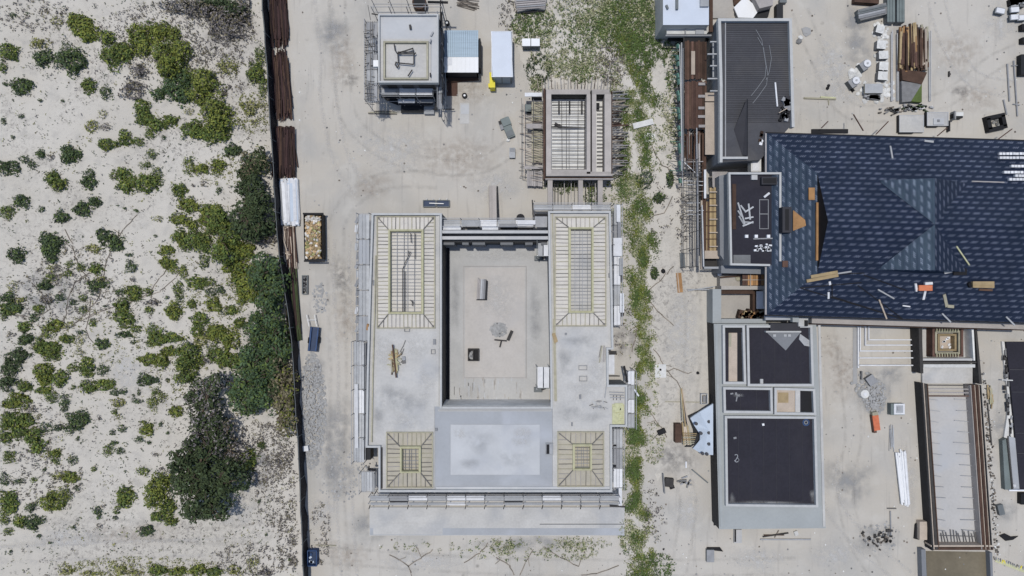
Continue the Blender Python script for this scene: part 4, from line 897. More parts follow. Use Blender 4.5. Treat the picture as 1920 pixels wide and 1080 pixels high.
for (x0,y0_,x1,y1_) in ((758,613,768,622),(808,655,816,664),(812,636,817,646),(815,803,820,808),(1085,685,1101,694),(1086,705,1101,715),(1086,740,1090,748),(1071,792,1074,799),(699,525,703,535),(1054,508,1058,514),(1141,512,1144,520),(1059,624,1063,628)):
    mb.ring(x0,y0_,x1,y1_,Z,Z+.18,.9,'board_mid') if x1-x0 > 6 else mb.box(x0,y0_,x1,y1_,Z,Z+.2,'board_mid')
mb.build('sleeve', MBT)
for wx in (905, 1100):   # openings of the faces turned to the court and yard
    pass
yyN = P(0,400,Z).y
for i, (x0,x1) in enumerate(((712,738),(752,778),(792,816),(1040,1066),(1078,1104),(1114,1138))):
    mb = MB(); a = P(x0,0,Z); c = P(x1,0,Z); yy = yyN if i < 3 else P(0,396,Z).y
    for zb in (.9,): mb.wbox(a.x, yy-.02, c.x, yy+.03, zb, zb+1.6, 'black'); mb.wbox(a.x-.1, yy-.01, c.x+.1, yy+.07, zb-.12, zb, 'parapet')
    mb.build('window', MBT)
xx = P(1036,0,Z).x-.1
SZ[0] = Z+.012
for a in [(760,760,50,40,'soft_slab'),(735,740,40,30,'soft_slab'),(780,650,30,30,'soft_pale'),(720,660,30,40,'soft_pale'),(800,720,18,40,'soft_pale'),(760,790,40,18,'soft_pale'),(710,780,18,50,'soft_slab'),(1090,640,40,14,'soft_slab'),(1100,730,40,30,'soft_pale'),(1070,770,30,30,'soft_slab'),(1120,690,24,30,'soft_pale'),(1060,680,18,40,'soft_slab'),(1110,780,30,16,'soft_slab')]: stain(*a, parent=MBT, name='water_stain')
SZ[0] = Z+.045
for a in [(900,830,40,26,'soft_slab'),(960,860,40,20,'soft_slab'),(880,870,26,12,'soft_slab'),(980,820,24,24,'soft_pale'),(860,812,14,14,'soft_pale')]: stain(*a, parent=MBT, name='water_stain')
SZ[0] = .085
for a in [(930,560,50,50,'soft_pale'),(1005,600,16,90,'soft_slab'),(854,560,12,90,'soft_slab'),(940,480,80,14,'soft_pale')]: stain(*a, parent=MBT, name='water_stain')
def hopper(label, o, i, z=Z, nx=16, ny=8, well='cream', edge_m='timber_yellow', grid=True, sheet='cream'):
    t = thing('rafter_form', label, 'roof frame', (o[0]+o[2])/2, (o[1]+o[3])/2, z, 'rafter frames set on the flat roof')
    z1 = z+.42
    mb = MB(); mb.ring(o[0],o[1],o[2],o[3],z+.004,z+.2,2.0,'timber_olive'); mb.build('outer_frame', t)
    mb = MB(); mb.ring(i[0],i[1],i[2],i[3],z+.05,z+.8,3.0,edge_m); mb.ring(i[0]+3,i[1]+3,i[2]-3,i[3]-3,z+.3,z+.62,1.2,edge_m); mb.build('inner_frame', t)
    mb = MB(); O = [(o[0]+2,o[1]+2),(o[2]-2,o[1]+2),(o[2]-2,o[3]-2),(o[0]+2,o[3]-2)]; I = [(i[0],i[1]),(i[2],i[1]),(i[2],i[3]),(i[0],i[3])]
    for k in range(4):
        j = (k+1) % 4; mb.poly([P(*O[k],z+.05), P(*I[k],z+.36), P(*I[j],z+.36), P(*O[j],z+.05)], sheet)
    mb.build('sheathing', t)
    mb = MB()
    for k in range(4):
        j = (k+1) % 4; mb.pbar(*O[k], z+.13, *I[k], z+.46, .09, 'rebar')
        for s_ in (-.04, .05): pass
    # jack rafters square to the edges
    def raf(side, n):
        for q in range(n):
            u = (q+.5)/n
            if side in (0, 2):
                x = O[0][0]+(O[1][0]-O[0][0])*u; yo = O[0][1] if side == 0 else O[2][1]; yi = I[0][1] if side == 0 else I[2][1]
                f = 1
                if x < I[0][0]: f = (x-O[0][0])/(I[0][0]-O[0][0])
                if x > I[1][0]: f = (O[1][0]-x)/(O[1][0]-I[1][0])
                a = (x, yo, z+.12); b = (x+R.uniform(-.5,.5), yo+(yi-yo)*f, z+.12+.32*f)
            else:
                y = O[0][1]+(O[2][1]-O[0][1])*u; xo = O[1][0] if side == 1 else O[0][0]; xi = I[1][0] if side == 1 else I[0][0]
                f = 1
                if y < I[0][1]: f = (y-O[0][1])/(I[0][1]-O[0][1])
                if y > I[2][1]: f = (O[2][1]-y)/(O[2][1]-I[2][1])
                a = (xo, y, z+.12); b = (xo+(xi-xo)*f, y+R.uniform(-.8,.8), z+.12+.32*f)
            r = MB(); r.pbar(*a, *b, .06, R.choice(('timber_olive','rebar','timber_grey'))); r.build('rafter', t)
    mb.build('hip_rafter', t)
    for s_, n in ((0,ny),(1,nx),(2,ny),(3,nx)): raf(s_, n)
    mb = MB(); mb.box(i[0]+2.7,i[1]+2.7,i[2]-2.7,i[3]-2.7,z+.012,z+.05,well); mb.build('well_floor', t)
    mb = MB(); y = i[1]+6
    while y < i[3]-4: mb.pbar(i[0]+3,y,z+.2,i[2]-3,y+R.uniform(-.4,.4),z+.2,.05,R.choice(('board_mid','board_mid','rebar'))); y += R.uniform(5.5,8)
    w = i[2]-i[0]
    for f in (.25,.45,.55,.75): mb.pbar(i[0]+w*f,i[1]+3,z+.27,i[0]+w*f+R.uniform(-.6,.6),i[3]-3,z+.27,.04,'board_mid')
    mb.build('rebar_grid', t)
    return t
t = hopper('large rafter frame on the upper left roof wing, dark grid inside', (706,405,816,616), (728,430,794,589), nx=30, ny=14)
mb = MB(); [mb.pbar(*a, Z+.5, *b, Z+.5, .07, 'rebar_dark') for a, b in [((770,437),(771,455)),((770,472),(761,490)),((761,490),(755,505)),((755,505),(755,585)),((759,508),(759,585)),((778,437),(778,485)),((765,478),(766,470)),((769,562),(776,569)),((773,563),(773,574))]]; mb.build('starter_bars', t)
hopper('large narrower rafter frame on the upper right roof wing', (1040,406,1137,612), (1066,426,1113,587), nx=28, ny=11, well='concrete')
hopper('small rafter frame on the lower left roof corner', (724,810,812,915), (750,837,789,887), nx=12, ny=10, sheet='dull_ply', well='dull_ply')
hopper('small rafter frame on the lower right roof corner beside hatch', (1045,809,1133,913), (1074,833,1110,882), nx=11, ny=9, sheet='dull_ply', well='dull_ply')
# things on the main roof
mb = MB()
for _ in range(16): a = R.uniform(-.25,.25); x = 740+R.gauss(0,4); y = 676+R.gauss(0,4); l = R.uniform(8,22); mb.pbar(x,y-l,Z+.15,x+l*a,y+l,Z+R.uniform(.15,.4),.12,R.choice(('timber','timber_yellow','timber_olive','timber_dark')))
for _ in range(9): x = 738+R.gauss(0,3); y = 672+R.gauss(0,4); mb.pbar(x-8,y+R.gauss(0,3),Z+.2,x+10,y+R.gauss(0,4),Z+.3,.1,R.choice(('timber','timber_yellow')))
mb.pbar(736,646,Z+.5,743,708,Z+.45,.13,'timber_dark')
solo(mb, 'timber_offcuts', 'star shaped heap of yellowish timber offcuts on left roof wing', 'timber')
mb = MB(); [mb.pbar(x,y,Z+.08,x+R.uniform(2,6),y-R.uniform(5,14),Z+.1,.06,'rebar') for x, y in ((750,660),(753,666),(756,650),(748,670),(752,680))]; mb.rbox(757,672,Z,Z+.25,.3,.4,10,'board_mid'); mb.rbox(757,679,Z,Z+.2,.35,.3,10,'rebar'); mb.rbox(746,686,Z,Z+.2,.15,.5,10,'board_mid'); solo(mb, 'rod_scatter', 'few thin rods and clips right of the timber offcuts', 'rods')
mb = MB()
for _ in range(22): x = R.uniform(1100,1136); y = R.uniform(751,765); a = R.uniform(0,3.1); mb.pbar(x,y,Z+.1,x+9*math.cos(a),y+5*math.sin(a),Z+.15,.06,R.choice(('rebar','board_mid','board_grey')))
solo(mb, 'mesh_scraps', 'tangled grey mesh scraps on the right roof wing', 'mesh')
mb = MB(); mb.box(1148,758,1170,795,Z,Z+.12,'yellow_pale'); mb.box(1152,756,1168,772,Z+.12,Z+.2,'yellow_pale'); [mb.rbox(R.uniform(1150,1168),R.uniform(760,793),Z+.13,Z+.22,.3,.2,R.uniform(0,90),'yellow_pale') for _ in range(8)]; solo(mb, 'insulation_boards', 'pale yellow insulation boards in the right roof bay', 'boards')
mb = MB(); [mb.pbar(1142+k*1.0,735+k*5,Z+.1,1170,736+k*5,Z+.1,.09,'board_mid') for k in range(3)]; [mb.pbar(x,741,Z+.1,x,750,Z+.1,.07,'rebar') for x in (1150,1156,1163)]; solo(mb, 'lath_strips', 'thin grey laths laid above the yellow insulation boards', 'laths')
mb = MB(); mb.prism([(1035,626),(1041,624),(1046,640),(1040,644)],Z+.02,Z+.3,'timber'); solo(mb, 'wood_block', 'orange brown wood block on the court edge of right wing', 'block')
mb = MB(); mb.pbar(1129,648,Z+.15,1124,680,Z+.15,.09,'timber_olive'); mb.pbar(1133,648,Z+.12,1132,678,Z+.12,.14,'timber_grey'); mb.pbar(1127,648,Z+.1,1123,670,Z+.1,.06,'rebar'); solo(mb, 'long_laths', 'pair of long thin laths at right edge of the roof', 'laths')
# in the court
t = thing('plank_stack', 'grey stack of planks standing inside the courtyard', 'plank stack', 903, 542)
mb = MB()
for k in range(5): mb.rbox(896+k*3.2,542,.05,.75+.03*(k%2),.17,2.1,-3,R.choice(('board_mid','timber_grey','board_grey')))
mb.build('planks', t); mb = MB(); mb.rbox(912,544,.05,.6,.14,2.0,-3,'tanking'); mb.pbar(893,562,.3,913,562,.3,.08,'rebar_dark'); mb.pbar(896,520,.8,900,535,.8,.08,'timber_grey'); mb.build('bearer', t)
mb = MB(); mb.pbar(927,637,.35,950,639,.35,.14,'rebar_dark'); mb.pbar(940,639,.3,937,651,.3,.14,'rebar_dark'); solo(mb, 'steel_beam', 'dark T shaped steel pieces below the courtyard rubble', 'steel')
mb = MB(); mb.pbar(952,638,.35,960,620,.35,.3,'rebar_dark',.35); solo(mb, 'steel_beam', 'short dark slanted beam right of the courtyard rubble', 'beam')
t = thing('mortar_box', 'black open crate on the courtyard floor', 'crate', 887, 664)
mb = MB(); mb.ring(877,654,898,677,.05,.7,1.6,'rebar_dark'); mb.box(878.6,655.6,896.4,675.4,.08,.3,'black'); mb.box(886.5,656,888,675,.3,.66,'rebar_dark'); mb.build('crate', t)
mb = MB(); [mb.rock(P(R.uniform(879,886),R.uniform(657,672),.35),.13,R.choice(('gravel_grey','board_mid'))) for _ in range(14)]; mb.build('contents', t)
for lb, x0, y0_, x1, y1_, z in (('white boarded scaffold tower standing by the lower right court wall',1006,688,1029,727,2.6),('white boarded scaffold tower in the upper right court corner',1007,448,1027,480,3.2)):
    t = thing('scaffold_tower', lb, 'scaffold', (x0+x1)/2, (y0_+y1_)/2, 0, 'scaffold towers in the courtyard')
    for k in range(2):
        mb = MB(); w = (x1-x0)/2-1.5; xa = x0+2+k*(w+1.8); mb.box(xa,y0_,xa+w,y1_,z-.07+.3*k,z+.3*k,'board_white' if k or y0_ > 500 else 'board_grey'); mb.build('deck', t)
    mb = MB()
    for ex in (x0,x1):
        for ey in (y0_,y1_): mb.cyl(P(ex,ey,z),.04,.05,z+.9,'steel',6)
    mb.pbar(x0,y0_,z+.8,x0,y1_,z+.8,.06,'metal_grey'); mb.pbar(x0,y1_,z-.2,x1,y1_,z-.2,.14,'metal_grey'); mb.build('pole', t)
    mb = MB(); mb.rbox(x0+3,y1_+4,.05,.5,.9,.5,0,'metal_grey'); mb.rbox(x0+12,y1_-1,.05,.6,.5,.6,20,'rebar_dark'); mb.build('base_box', t)
# scaffolds of the main building
scaffold('left scaffold walkway along the upper west roof wing', 673, 401, 693, 640, 3.2, 'y', 5, ('board_grey','concrete_blue','board_grey','board_grey','concrete_blue'), nb=3)
scaffold('left scaffold walkway along the lower west roof wing', 664, 640, 683, 866, 3.0, 'y', 5, ('board_grey','board_grey','board_white','board_grey','board_grey'), nb=4)
mb = MB(); [mb.pbar(672+R.uniform(-3,3), 405+k*17, 1.9, 670+R.uniform(-3,3), 418+k*17, 1.7, .3, R.choice(('board_grey','board_white','board_mid'))) for k in range(26)]; mb.pbar(668,720,3.2,669,840,3.2,.35,'board_white',.04); solo(mb, 'stored_boards', 'pale boards lying below the left scaffold walkways', 'boards')
mb = MB(); mb.box(681,841,695,862,1.0,2.6,'tanking'); solo(mb, 'tarred_box', 'black tarred box at the foot of left scaffold', 'box')
scaffold('short scaffold beside the lower left roof corner', 678, 884, 703, 922, 2.6, 'y', 1, ('board_grey',), nb=5)
mb = MB(); mb.pbar(690,879,2.6,704,881,2.6,.18,'black'); mb.pbar(692,873,2.7,692,882,2.7,.12,'black'); solo(mb, 'dark_angle', 'small dark angle piece above the short corner scaffold', 'angle')
t = scaffold('south scaffold with a double row of boards below main roof', 694, 929, 1160, 938, 3.4, 'x', 13, ('board_grey','board_mid','board_white','board_grey','board_white','board_white','board_grey','board_grey','board_grey','board_white','board_grey','board_grey','board_grey'), skip=(), nb=2)
for i in range(13):
    b = 466/13
    if i in (1,8): mm = 'black'
    mb = MB(); x = 694+i*b
    if i in (1, 7): mb.box(x+1,938.5,x+b-1,941.5,2.6,2.7,'black')
    mb.box(x+1,942,x+b-1,947,2.6,2.68,('board_grey','board_white','board_grey')[i%3] if i in (0,2,4,5,9) else 'board_grey'); mb.build('lower_deck', t)
mb = MB(); [mb.pbar(694+i*36,947,2.6,692+i*36,954,1.6,.08,'rebar_dark') for i in range(13)]; mb.build('toe_clip', t)
mb = MB(); mb.box(732,925,1150,928,1.8,1.9,'tanking'); mb.build('shade_sheet', t)  # black strip painting the shadow line below the roof edge
t = scaffold('north scaffold boards across the open courtyard end', 830, 412, 1000, 424, 3.5, 'x', 5, ('board_grey','board_grey','board_white','board_grey','board_white'), nb=3)
mb = MB()
for x0, x1, y0_, y1_, m in ((830,864,424,431,'board_white'),(866,900,413,424,'board_grey'),(904,934,424,431,'board_white'),(936,970,420,426,'board_mid'),(971,1004,413,421,'board_white')): mb.box(x0,y0_,x1,y1_,3.8,3.88,m)
mb.box(866,426,900,429,2.6,2.7,'black'); mb.box(938,427,1000,430,2.6,2.7,'black'); mb.build('upper_board', t)
scaffold('north scaffold boards over the top of the upper right wing', 1000, 384, 1145, 393, 3.4, 'x', 4, ('board_grey','board_grey','board_white','board_grey'), nb=3)
mb = MB(); mb.box(1003,401,1027,405,3,3.1,'black'); mb.pbar(998,375,3.4,1000,412,3.4,.12,'rebar_dark'); mb.box(1003,406,1026,426,3.4,3.5,'board_mid'); c = P(976,409,3); mb.cyl(c,.45,2,3,'black',12); solo(mb, 'roof_drum', 'dark drum and sheets between court scaffold and right wing', 'drum')
t = scaffold('right scaffold along the upper east roof wing', 1151, 384, 1163, 610, 3.3, 'y', 6, ('board_grey','board_mid','board_white','board_white','board_grey','board_white'), nb=2)
mb = MB()
for (x0,y0_,x1,y1_,m) in ((1156,384,1163,416,'board_white'),(1150,446,1166,480,'board_white'),(1161,484,1168,516,'board_grey'),(1162,550,1170,586,'board_white'),(1158,416,1165,446,'board_mid')): mb.box(x0,y0_,x1,y1_,3.7,3.78,m)
mb.box(1160,516,1168,526,1,1.2,'black'); mb.box(1152,586,1170,592,1,1.2,'rebar_dark'); mb.build('loose_board', t)
t = scaffold('right scaffold beside the projecting roof bay', 1177, 695, 1189, 802, 3.2, 'y', 4, ('board_white','board_grey','board_white','board_grey'), nb=2)
mb = MB(); mb.pbar(1170,686,3.4,1176,716,3.4,.2,'black'); mb.pbar(1189,730,3.5,1197,742,3.1,.15,'board_white'); mb.box(1141,661,1152,702,3,3.1,'board_white'); mb.box(1142,658,1156,665,3.2,3.3,'rebar_dark'); mb.box(1142,704,1162,706,3.2,3.3,'rebar_dark'); mb.build('loose_board', t)
t = scaffold('right scaffold along the lower east roof wing', 1150, 804, 1167, 915, 3.2, 'y', 3, ('board_grey','board_mid','board_white'), nb=3)
mb = MB(); mb.box(1160,915,1166,948,3.1,3.2,'board_white'); mb.box(1150,872,1155,876,3.4,3.5,'black'); mb.box(1150,834,1156,837,3.4,3.5,'black'); mb.pbar(1143,948,3,1172,950,3,.15,'rebar_dark'); mb.build('loose_board', t)
# terrace slab south
mb = MB(); mb.box(693,951,1171,1004,0,.22,'concrete'); mb.box(694,990,1170,1003,.22,.226,'concrete_blue'); mb.box(1012,982,1170,983.5,.22,.25,'concrete_dark'); mb.box(700,981,830,1002,.23,.235,'concrete')
solo(mb, 'terrace_slab', 'long grey concrete terrace slab along the bottom of courtyard building', 'slab')
mb = MB(); c = P(1238,693,.1); mb.box(1228,683,1249,708,0,.12,'stone_white'); mb.cyl(c,.12,.12,.2,'black',10); solo(mb, 'manhole_pad', 'square white concrete pad with a black hole beside weeds', 'pad')
mb = MB(); mb.box(1208,250,1228,266,0,.1,'stone_white') ; c = P(1217,260,.12); mb.cyl(c,.1,.1,.16,'black',8); solo(mb, 'manhole_pad', 'small pale pad with dark hole beside the upper weed strip', 'pad')
mb = MB(); mb.rbox(1280,488,0,.25,.5,1.6,4,'metal_grey'); solo(mb, 'grey_board', 'dark grey board lying above the orange plank', 'board')
mb = MB(); mb.rbox(1274,530,0,.12,.55,2.1,5,'timber_orange'); mb.rbox(1272,530,.12,.15,.1,2.0,5,'timber_pale'); solo(mb, 'orange_plank', 'orange timber plank lying on the pale sand path', 'plank')
mb = MB(); mb.rbox(1206,232,0,.3,2.2,.6,14,'stone_white'); solo(mb, 'white_beam', 'tilted pale slab lying across the upper weed strip', 'slab')
for x, y, r, lb in ((1243,508,.25,'black lump at the right rim of the weed strip'),(1308,699,.18,'small dark stone on the sand beside the pit wall'),(1240,810,.3,'black rolled sheet on the sand left of brown crate'),(1244,1029,.12,'tiny black stone near the bottom of the sand path')):
    mb = MB()
    if r == .3: mb.pbar(1233,812,.2,1247,806,.2,.5,'black'); mb.pbar(1222,826,.1,1236,811,.15,.06,'rebar')
    else: mb.rock(P(x,y,0), r, 'black', 1)
    solo(mb, 'dark_lump', lb, 'debris')
# ------------------------------------------------------------------ blue hip roof house
def roof_mat():
    m = bpy.data.materials.new('printed_underlay'); m.use_nodes = True; t = m.node_tree; n = t.nodes; L = t.links; b = n['Principled BSDF']
    uv = n.new('ShaderNodeUVMap'); uv.uv_map = 'UVMap'; sp = n.new('ShaderNodeSeparateXYZ'); L.new(uv.outputs[0], sp.inputs[0])
    def M(op, a, c=None, d_=None):
        q = n.new('ShaderNodeMath'); q.operation = op
        for i, v in enumerate((a, c, d_)):
            if v is None: continue
            if isinstance(v, (int, float)): q.inputs[i].default_value = v
            else: L.new(v, q.inputs[i])
        return q.outputs[0]
    U, V = sp.outputs[0], sp.outputs[1]
    pu, pv = .98, .60
    row = M('FLOOR', M('DIVIDE', V, pv)); fv = M('FRACT', M('DIVIDE', V, pv))
    us = M('ADD', U, M('MULTIPLY', M('FRACT', M('MULTIPLY', row, .381)), pu))
    us = M('ADD', us, M('MULTIPLY', fv, -.62))
    fu = M('FRACT', M('DIVIDE', us, pu))
    inu = M('MULTIPLY', M('GREATER_THAN', fu, .16), M('LESS_THAN', fu, .80)); inv = M('MULTIPLY', M('GREATER_THAN', fv, .34), M('LESS_THAN', fv, .70))
    st = M('GREATER_THAN', M('FRACT', M('MULTIPLY', fu, 5.4)), .45)
    nz = n.new('ShaderNodeTexNoise'); nz.inputs['Scale'].default_value = 7; L.new(uv.outputs[0], nz.inputs[0])
    nz2 = n.new('ShaderNodeTexNoise'); nz2.inputs['Scale'].default_value = .45; nz2.inputs['Detail'].default_value = 5; L.new(uv.outputs[0], nz2.inputs[0])
    mk = M('MULTIPLY', M('MULTIPLY', M('MULTIPLY', inu, inv), st), M('MULTIPLY', nz.outputs[0], 1.1))
    mk = M('MULTIPLY', mk, M('ADD', M('MULTIPLY', nz2.outputs[0], 1.2), .35))
    lap = M('LESS_THAN', fv, .12)
    mx = n.new('ShaderNodeMix'); mx.data_type = 'RGBA'; L.new(mk, mx.inputs[0]); mx.inputs[6].default_value = (.014,.018,.036,1); mx.inputs[7].default_value = (.24,.26,.33,1)
    m2 = n.new('ShaderNodeMix'); m2.data_type = 'RGBA'; L.new(M('MULTIPLY', lap, .85), m2.inputs[0]); L.new(mx.outputs[2], m2.inputs[6]); m2.inputs[7].default_value = (.008,.010,.024,1)
    vm = n.new('ShaderNodeVectorMath'); vm.operation = 'SCALE'; L.new(m2.outputs[2], vm.inputs[0]); L.new(M('ADD', M('MULTIPLY', nz2.outputs[0], .9), .55), vm.inputs['Scale'])
    L.new(vm.outputs[0], b.inputs['Base Color']); b.inputs['Roughness'].default_value = .5; b.inputs['Specular IOR Level'].default_value = .45; b.inputs['Specular Tint'].default_value = (.50,.76,1,1)
    bp = n.new('ShaderNodeBump'); bp.inputs['Strength'].default_value = .5; bp.inputs['Distance'].default_value = .05; L.new(M('ADD', lap, M('MULTIPLY', nz2.outputs[0], 5)), bp.inputs['Height']); L.new(bp.outputs[0], b.inputs['Normal'])
    MATS['underlay'] = m
roof_mat()
BR = thing('hip_roof_house', 'big house under a navy printed underlay hip roof', 'house', 1690, 430)
ZE, TS = 5.0, .466
xW = P(1437,0,ZE).x; xE = 78.0; yN0 = P(0,250,ZE).y; yS0 = P(0,590,ZE).y
def sk(x): return -(x-xW)*.030      # eaves run slightly down to the right
yc = (yN0+yS0)/2; hw = (yN0-yS0)/2; ZR = ZE+hw*TS
def rp(x, y, z): return Vector((x, y+sk(x), z))
def slope(mb, pts, udir):
    u = Vector(udir).normalized(); n_ = (pts[1]-pts[0]).cross(pts[2]-pts[0]).normalized()
    if n_.z < 0: pts = pts[::-1]; n_ = -n_
    v = n_.cross(u)
    mb.poly(pts, 'underlay', [(p.dot(u), p.dot(v)) for p in pts])
gx = xW + (6.95-ZE)/TS; gz = 6.95; gd = (gx-xW)
mb = MB()
wx = P(1752,0,ZR).x; wl = 4.05; wz = ZR-wl*TS
# north and south planes
for sgn in (1, -1):
    ye = yc+sgn*hw; yg = yc+sgn*(hw-gd)
    slope(mb, [rp(xW,ye,ZE), rp(xE,ye,ZE), rp(xE,yc,ZR), rp(gx,yc,ZR), rp(gx,yg,gz)], (1,-.03,0))
slope(mb, [rp(xW,yc-hw,ZE), rp(gx,yc-hw+gd,gz), rp(gx,yc+hw-gd,gz), rp(xW,yc+hw,ZE)], (0,1,0))
slope(mb, [rp(xE,yc-hw,ZE), rp(xE+3,yc,ZE), rp(xE,yc+hw,ZE), rp(xE,yc,ZR)], (0,1,0))
mb.build('roof', BR)
mb = MB()
up = .035
for sgn in (1, -1):
    A = rp(wx,yc,ZR+up); B = rp(wx,yc+sgn*(wl+.25),ZR+up); Wp = rp(wx-wl,yc+sgn*(wl+.02),wz+up); Ep = rp(wx+wl,yc+sgn*(wl+.02),wz+up)
    Wq = rp(wx-wl,yc+sgn*(wl+.25),wz+up); Eq = rp(wx+wl,yc+sgn*(wl+.25),wz+up)
    slope(mb, [A, Wp, Wq, B] , (0,1,0)); slope(mb, [A, B, Eq, Ep], (0,1,0))
mb.build('cross_roof', BR)
mb = MB()
for sgn in (1, -1):
    B = rp(wx,yc+sgn*wl,ZR); Wq = rp(wx-wl,yc+sgn*wl,wz); Eq = rp(wx+wl,yc+sgn*wl,wz)
    mb.poly([Wq, B, Eq, rp(wx,yc+sgn*(wl-.02),wz-.4)], 'black')
mb.build('gable_panel', BR)
mb = MB(); mb.poly([rp(gx,yc-hw+gd,gz), rp(gx,yc+hw-gd,gz), rp(gx+.02,yc,ZR)], 'black'); mb.build('gablet_panel', BR)
mb = MB(); mb.bar(rp(gx-.05,yc-3.6,gz+.12), rp(gx-.05,yc+1.2,gz+.12), .28, 'timber_orange', .2); mb.bar(rp(gx-.1,yc-2.2,gz+.2), rp(gx-.1,yc+2,gz+.2), .2, 'timber_orange', .14); mb.build('gablet_batten', BR)
mb = MB()
ye = yc-hw; mb.bar(rp(xW,yc-hw-.06,ZE-.12), rp(xE,yc-hw-.06,ZE-.12), .12, 'black', .24); mb.bar(rp(xW,yc+hw+.06,ZE-.12), rp(xE,yc+hw+.06,ZE-.12), .12, 'black', .24); mb.bar(rp(xW-.06,yc-hw,ZE-.12), rp(xW-.06,yc+hw,ZE-.12), .12, 'timber_grey', .24); mb.build('fascia', BR)
mb = MB()
wi = 1.0; c4 = [rp(xW+wi,yc-hw+wi,0), rp(xE-wi,yc-hw+wi,0), rp(xE-wi,yc+hw-wi,0), rp(xW+wi,yc+hw-wi,0)]
mb.hexa(c4, [c+Vector((0,0,ZE-.3)) for c in c4], 'concrete'); mb.build('wall', BR)
for k in range(9):
    mb = MB(); x = xW+3+k*4.6; y = yc-hw+wi; a = rp(x,y,0); mb.wbox(a.x,a.y-.06,a.x+1.6,a.y+.14,1,2.6,'black'); mb.wbox(a.x-.1,a.y-.1,a.x+1.7,a.y+.1,.88,1,'parapet'); mb.build('window', BR)
mb = MB()
def onroof(px, py, dz=.08):     # point on the main roof planes below this photo point
    z = ZE
    for _ in range(12):
        p = P(px, py, z); y = p.y-sk(p.x); z = ZE + max(0, min(hw-abs(y-yc), (p.x-xW) if p.x < gx else 1e9))*TS
    p = P(px, py, z+dz); return p
def rbar(mb, a, b, w, m, h=None): mb.bar(onroof(*a), onroof(*b), w, m, h or w*.5)
for a, b in [((1500,540),(1615,530)),((1560,532),(1560,560)),((1608,535),(1692,598)),((1692,598),(1560,556)),((1620,516),(1700,545)),((1560,515),(1620,512)),((1500,540),(1692,598))]: rbar(mb, a, b, .08, 'black')
mb.build('lap_seam', BR)
# building continues with things lying on the roof
def onr(name, label, cat, items, group=None):
    mb = MB()
    for (a, b, w, m, h) in items: mb.bar(onroof(*a, h/2+.03), onroof(*b, h/2+.03), w, m, h)
    return solo(mb, name, label, cat, group)
onr('batten_bundle', 'yellow pair of timber battens lying on the navy roof', 'battens', [((1520,519),(1570,510),.30,'timber',.15),((1512,527),(1571,516),.30,'timber',.2),((1570,513),(1596,509),.14,'board_mid',.06)])
onr('red_crate', 'orange red crate with white rim on the navy roof', 'crate', [((1721,540),(1746,540),.55,'orange',.35),((1733,532),(1747,531),.25,'board_white',.3),((1716,532),(1718,546),.2,'board_white',.15)])
onr('white_strap', 'short white strap hanging below the orange red crate', 'strap', [((1735,544),(1731,562),.22,'board_white',.05)])
onr('timber_pallet', 'tan rectangular timber pallet on the navy roof far right', 'pallet', [((1822,531),(1862,531),.34,'timber',.3),((1822,536),(1862,537),.34,'timber',.3),((1816,530),(1819,538),.3,'black',.2),((1835,543),(1860,544),.2,'timber_dark',.1)])
onr('black_cover', 'black rectangular cover below the cross roof gable', 'cover', [((1787,509),(1812,509),.7,'black',.1)])
onr('white_rag', 'small white rag left of the black roof cover', 'rag', [((1770,511),(1784,508),.3,'board_grey',.08)])
onr('yellow_lath', 'slanted yellow green lath right of the cross roof', 'lath', [((1793,462),(1817,497),.12,'yellow_pale',.08)])
onr('roof_lath', 'short pale lath on upper navy roof slope', 'lath', [((1669,274),(1673,297),.14,'board_grey',.08)])
onr('roof_lath', 'faint pale strip near the navy roof top eave centre', 'lath', [((1733,264),(1750,266),.2,'board_grey',.06)])
onr('roof_lath', 'slanted pale rod on lower navy slope, left of crate', 'lath', [((1646,543),(1676,560),.12,'board_grey',.08)])
onr('roof_lath', 'pale rod hanging over the bottom eave below the slanted rod', 'lath', [((1648,562),(1662,598),.14,'timber_pale',.08)])
onr('roof_lath', 'short bright rod left of the bottom navy slope centre', 'lath', [((1692,573),(1706,575),.12,'board_white',.08)])
onr('roof_lath', 'small white upright chip below the yellow battens', 'lath', [((1553,548),(1553,560),.18,'board_white',.1)])
onr('roof_lath', 'small white chip beside the yellow battens right end', 'lath', [((1555,528),(1556,534),.2,'board_white',.1)])
onr('roof_lath', 'pale rod crossing the bottom eave right of centre', 'lath', [((1766,588),(1782,604),.14,'board_grey',.08)])
onr('roof_lath', 'pale rod crossing the bottom eave at far right', 'lath', [((1886,594),(1902,610),.14,'board_grey',.08)])
onr('roof_lath', 'long faint lath below the white tile stacks', 'lath', [((1822,340),(1882,342),.1,'timber_grey',.08)])
onr('sawdust_board', 'brownish board scraps below the roof pallet', 'scraps', [((1770,552),(1775,575),.3,'timber_olive',.05),((1776,574),(1788,575),.3,'timber_olive',.08)])
onr('wood_square', 'small orange plywood square on the west roof slope', 'plywood', [((1523,352),(1523,375),.75,'timber_orange',.06)])
onr('wood_square', 'tiny brown wood piece near parapet on the west slope', 'plywood', [((1472,489),(1472,501),.55,'timber_red',.08)])
mb = MB(); mb.poly([onroof(1487,395,.15), onroof(1487,432,.15), onroof(1510,423,.15), onroof(1508,412,.15)][::-1], 'timber_orange'); mb.poly([onroof(1487,395,.06), onroof(1487,432,.06), onroof(1510,423,.06), onroof(1508,412,.06)], 'timber_dark')
for a, b in (((1487,395),(1487,432)),((1487,432),(1510,423)),((1510,423),(1508,412)),((1508,412),(1487,395))): mb.bar(onroof(*a,.1), onroof(*b,.1), .06, 'timber_orange', .1)
solo(mb, 'plywood_wedge', 'orange wedge shaped plywood beside the black roof slot', 'plywood')
t = thing('roof_slot', 'upright black slot with grey frame in the west slope', 'roof window', 1476, 413)
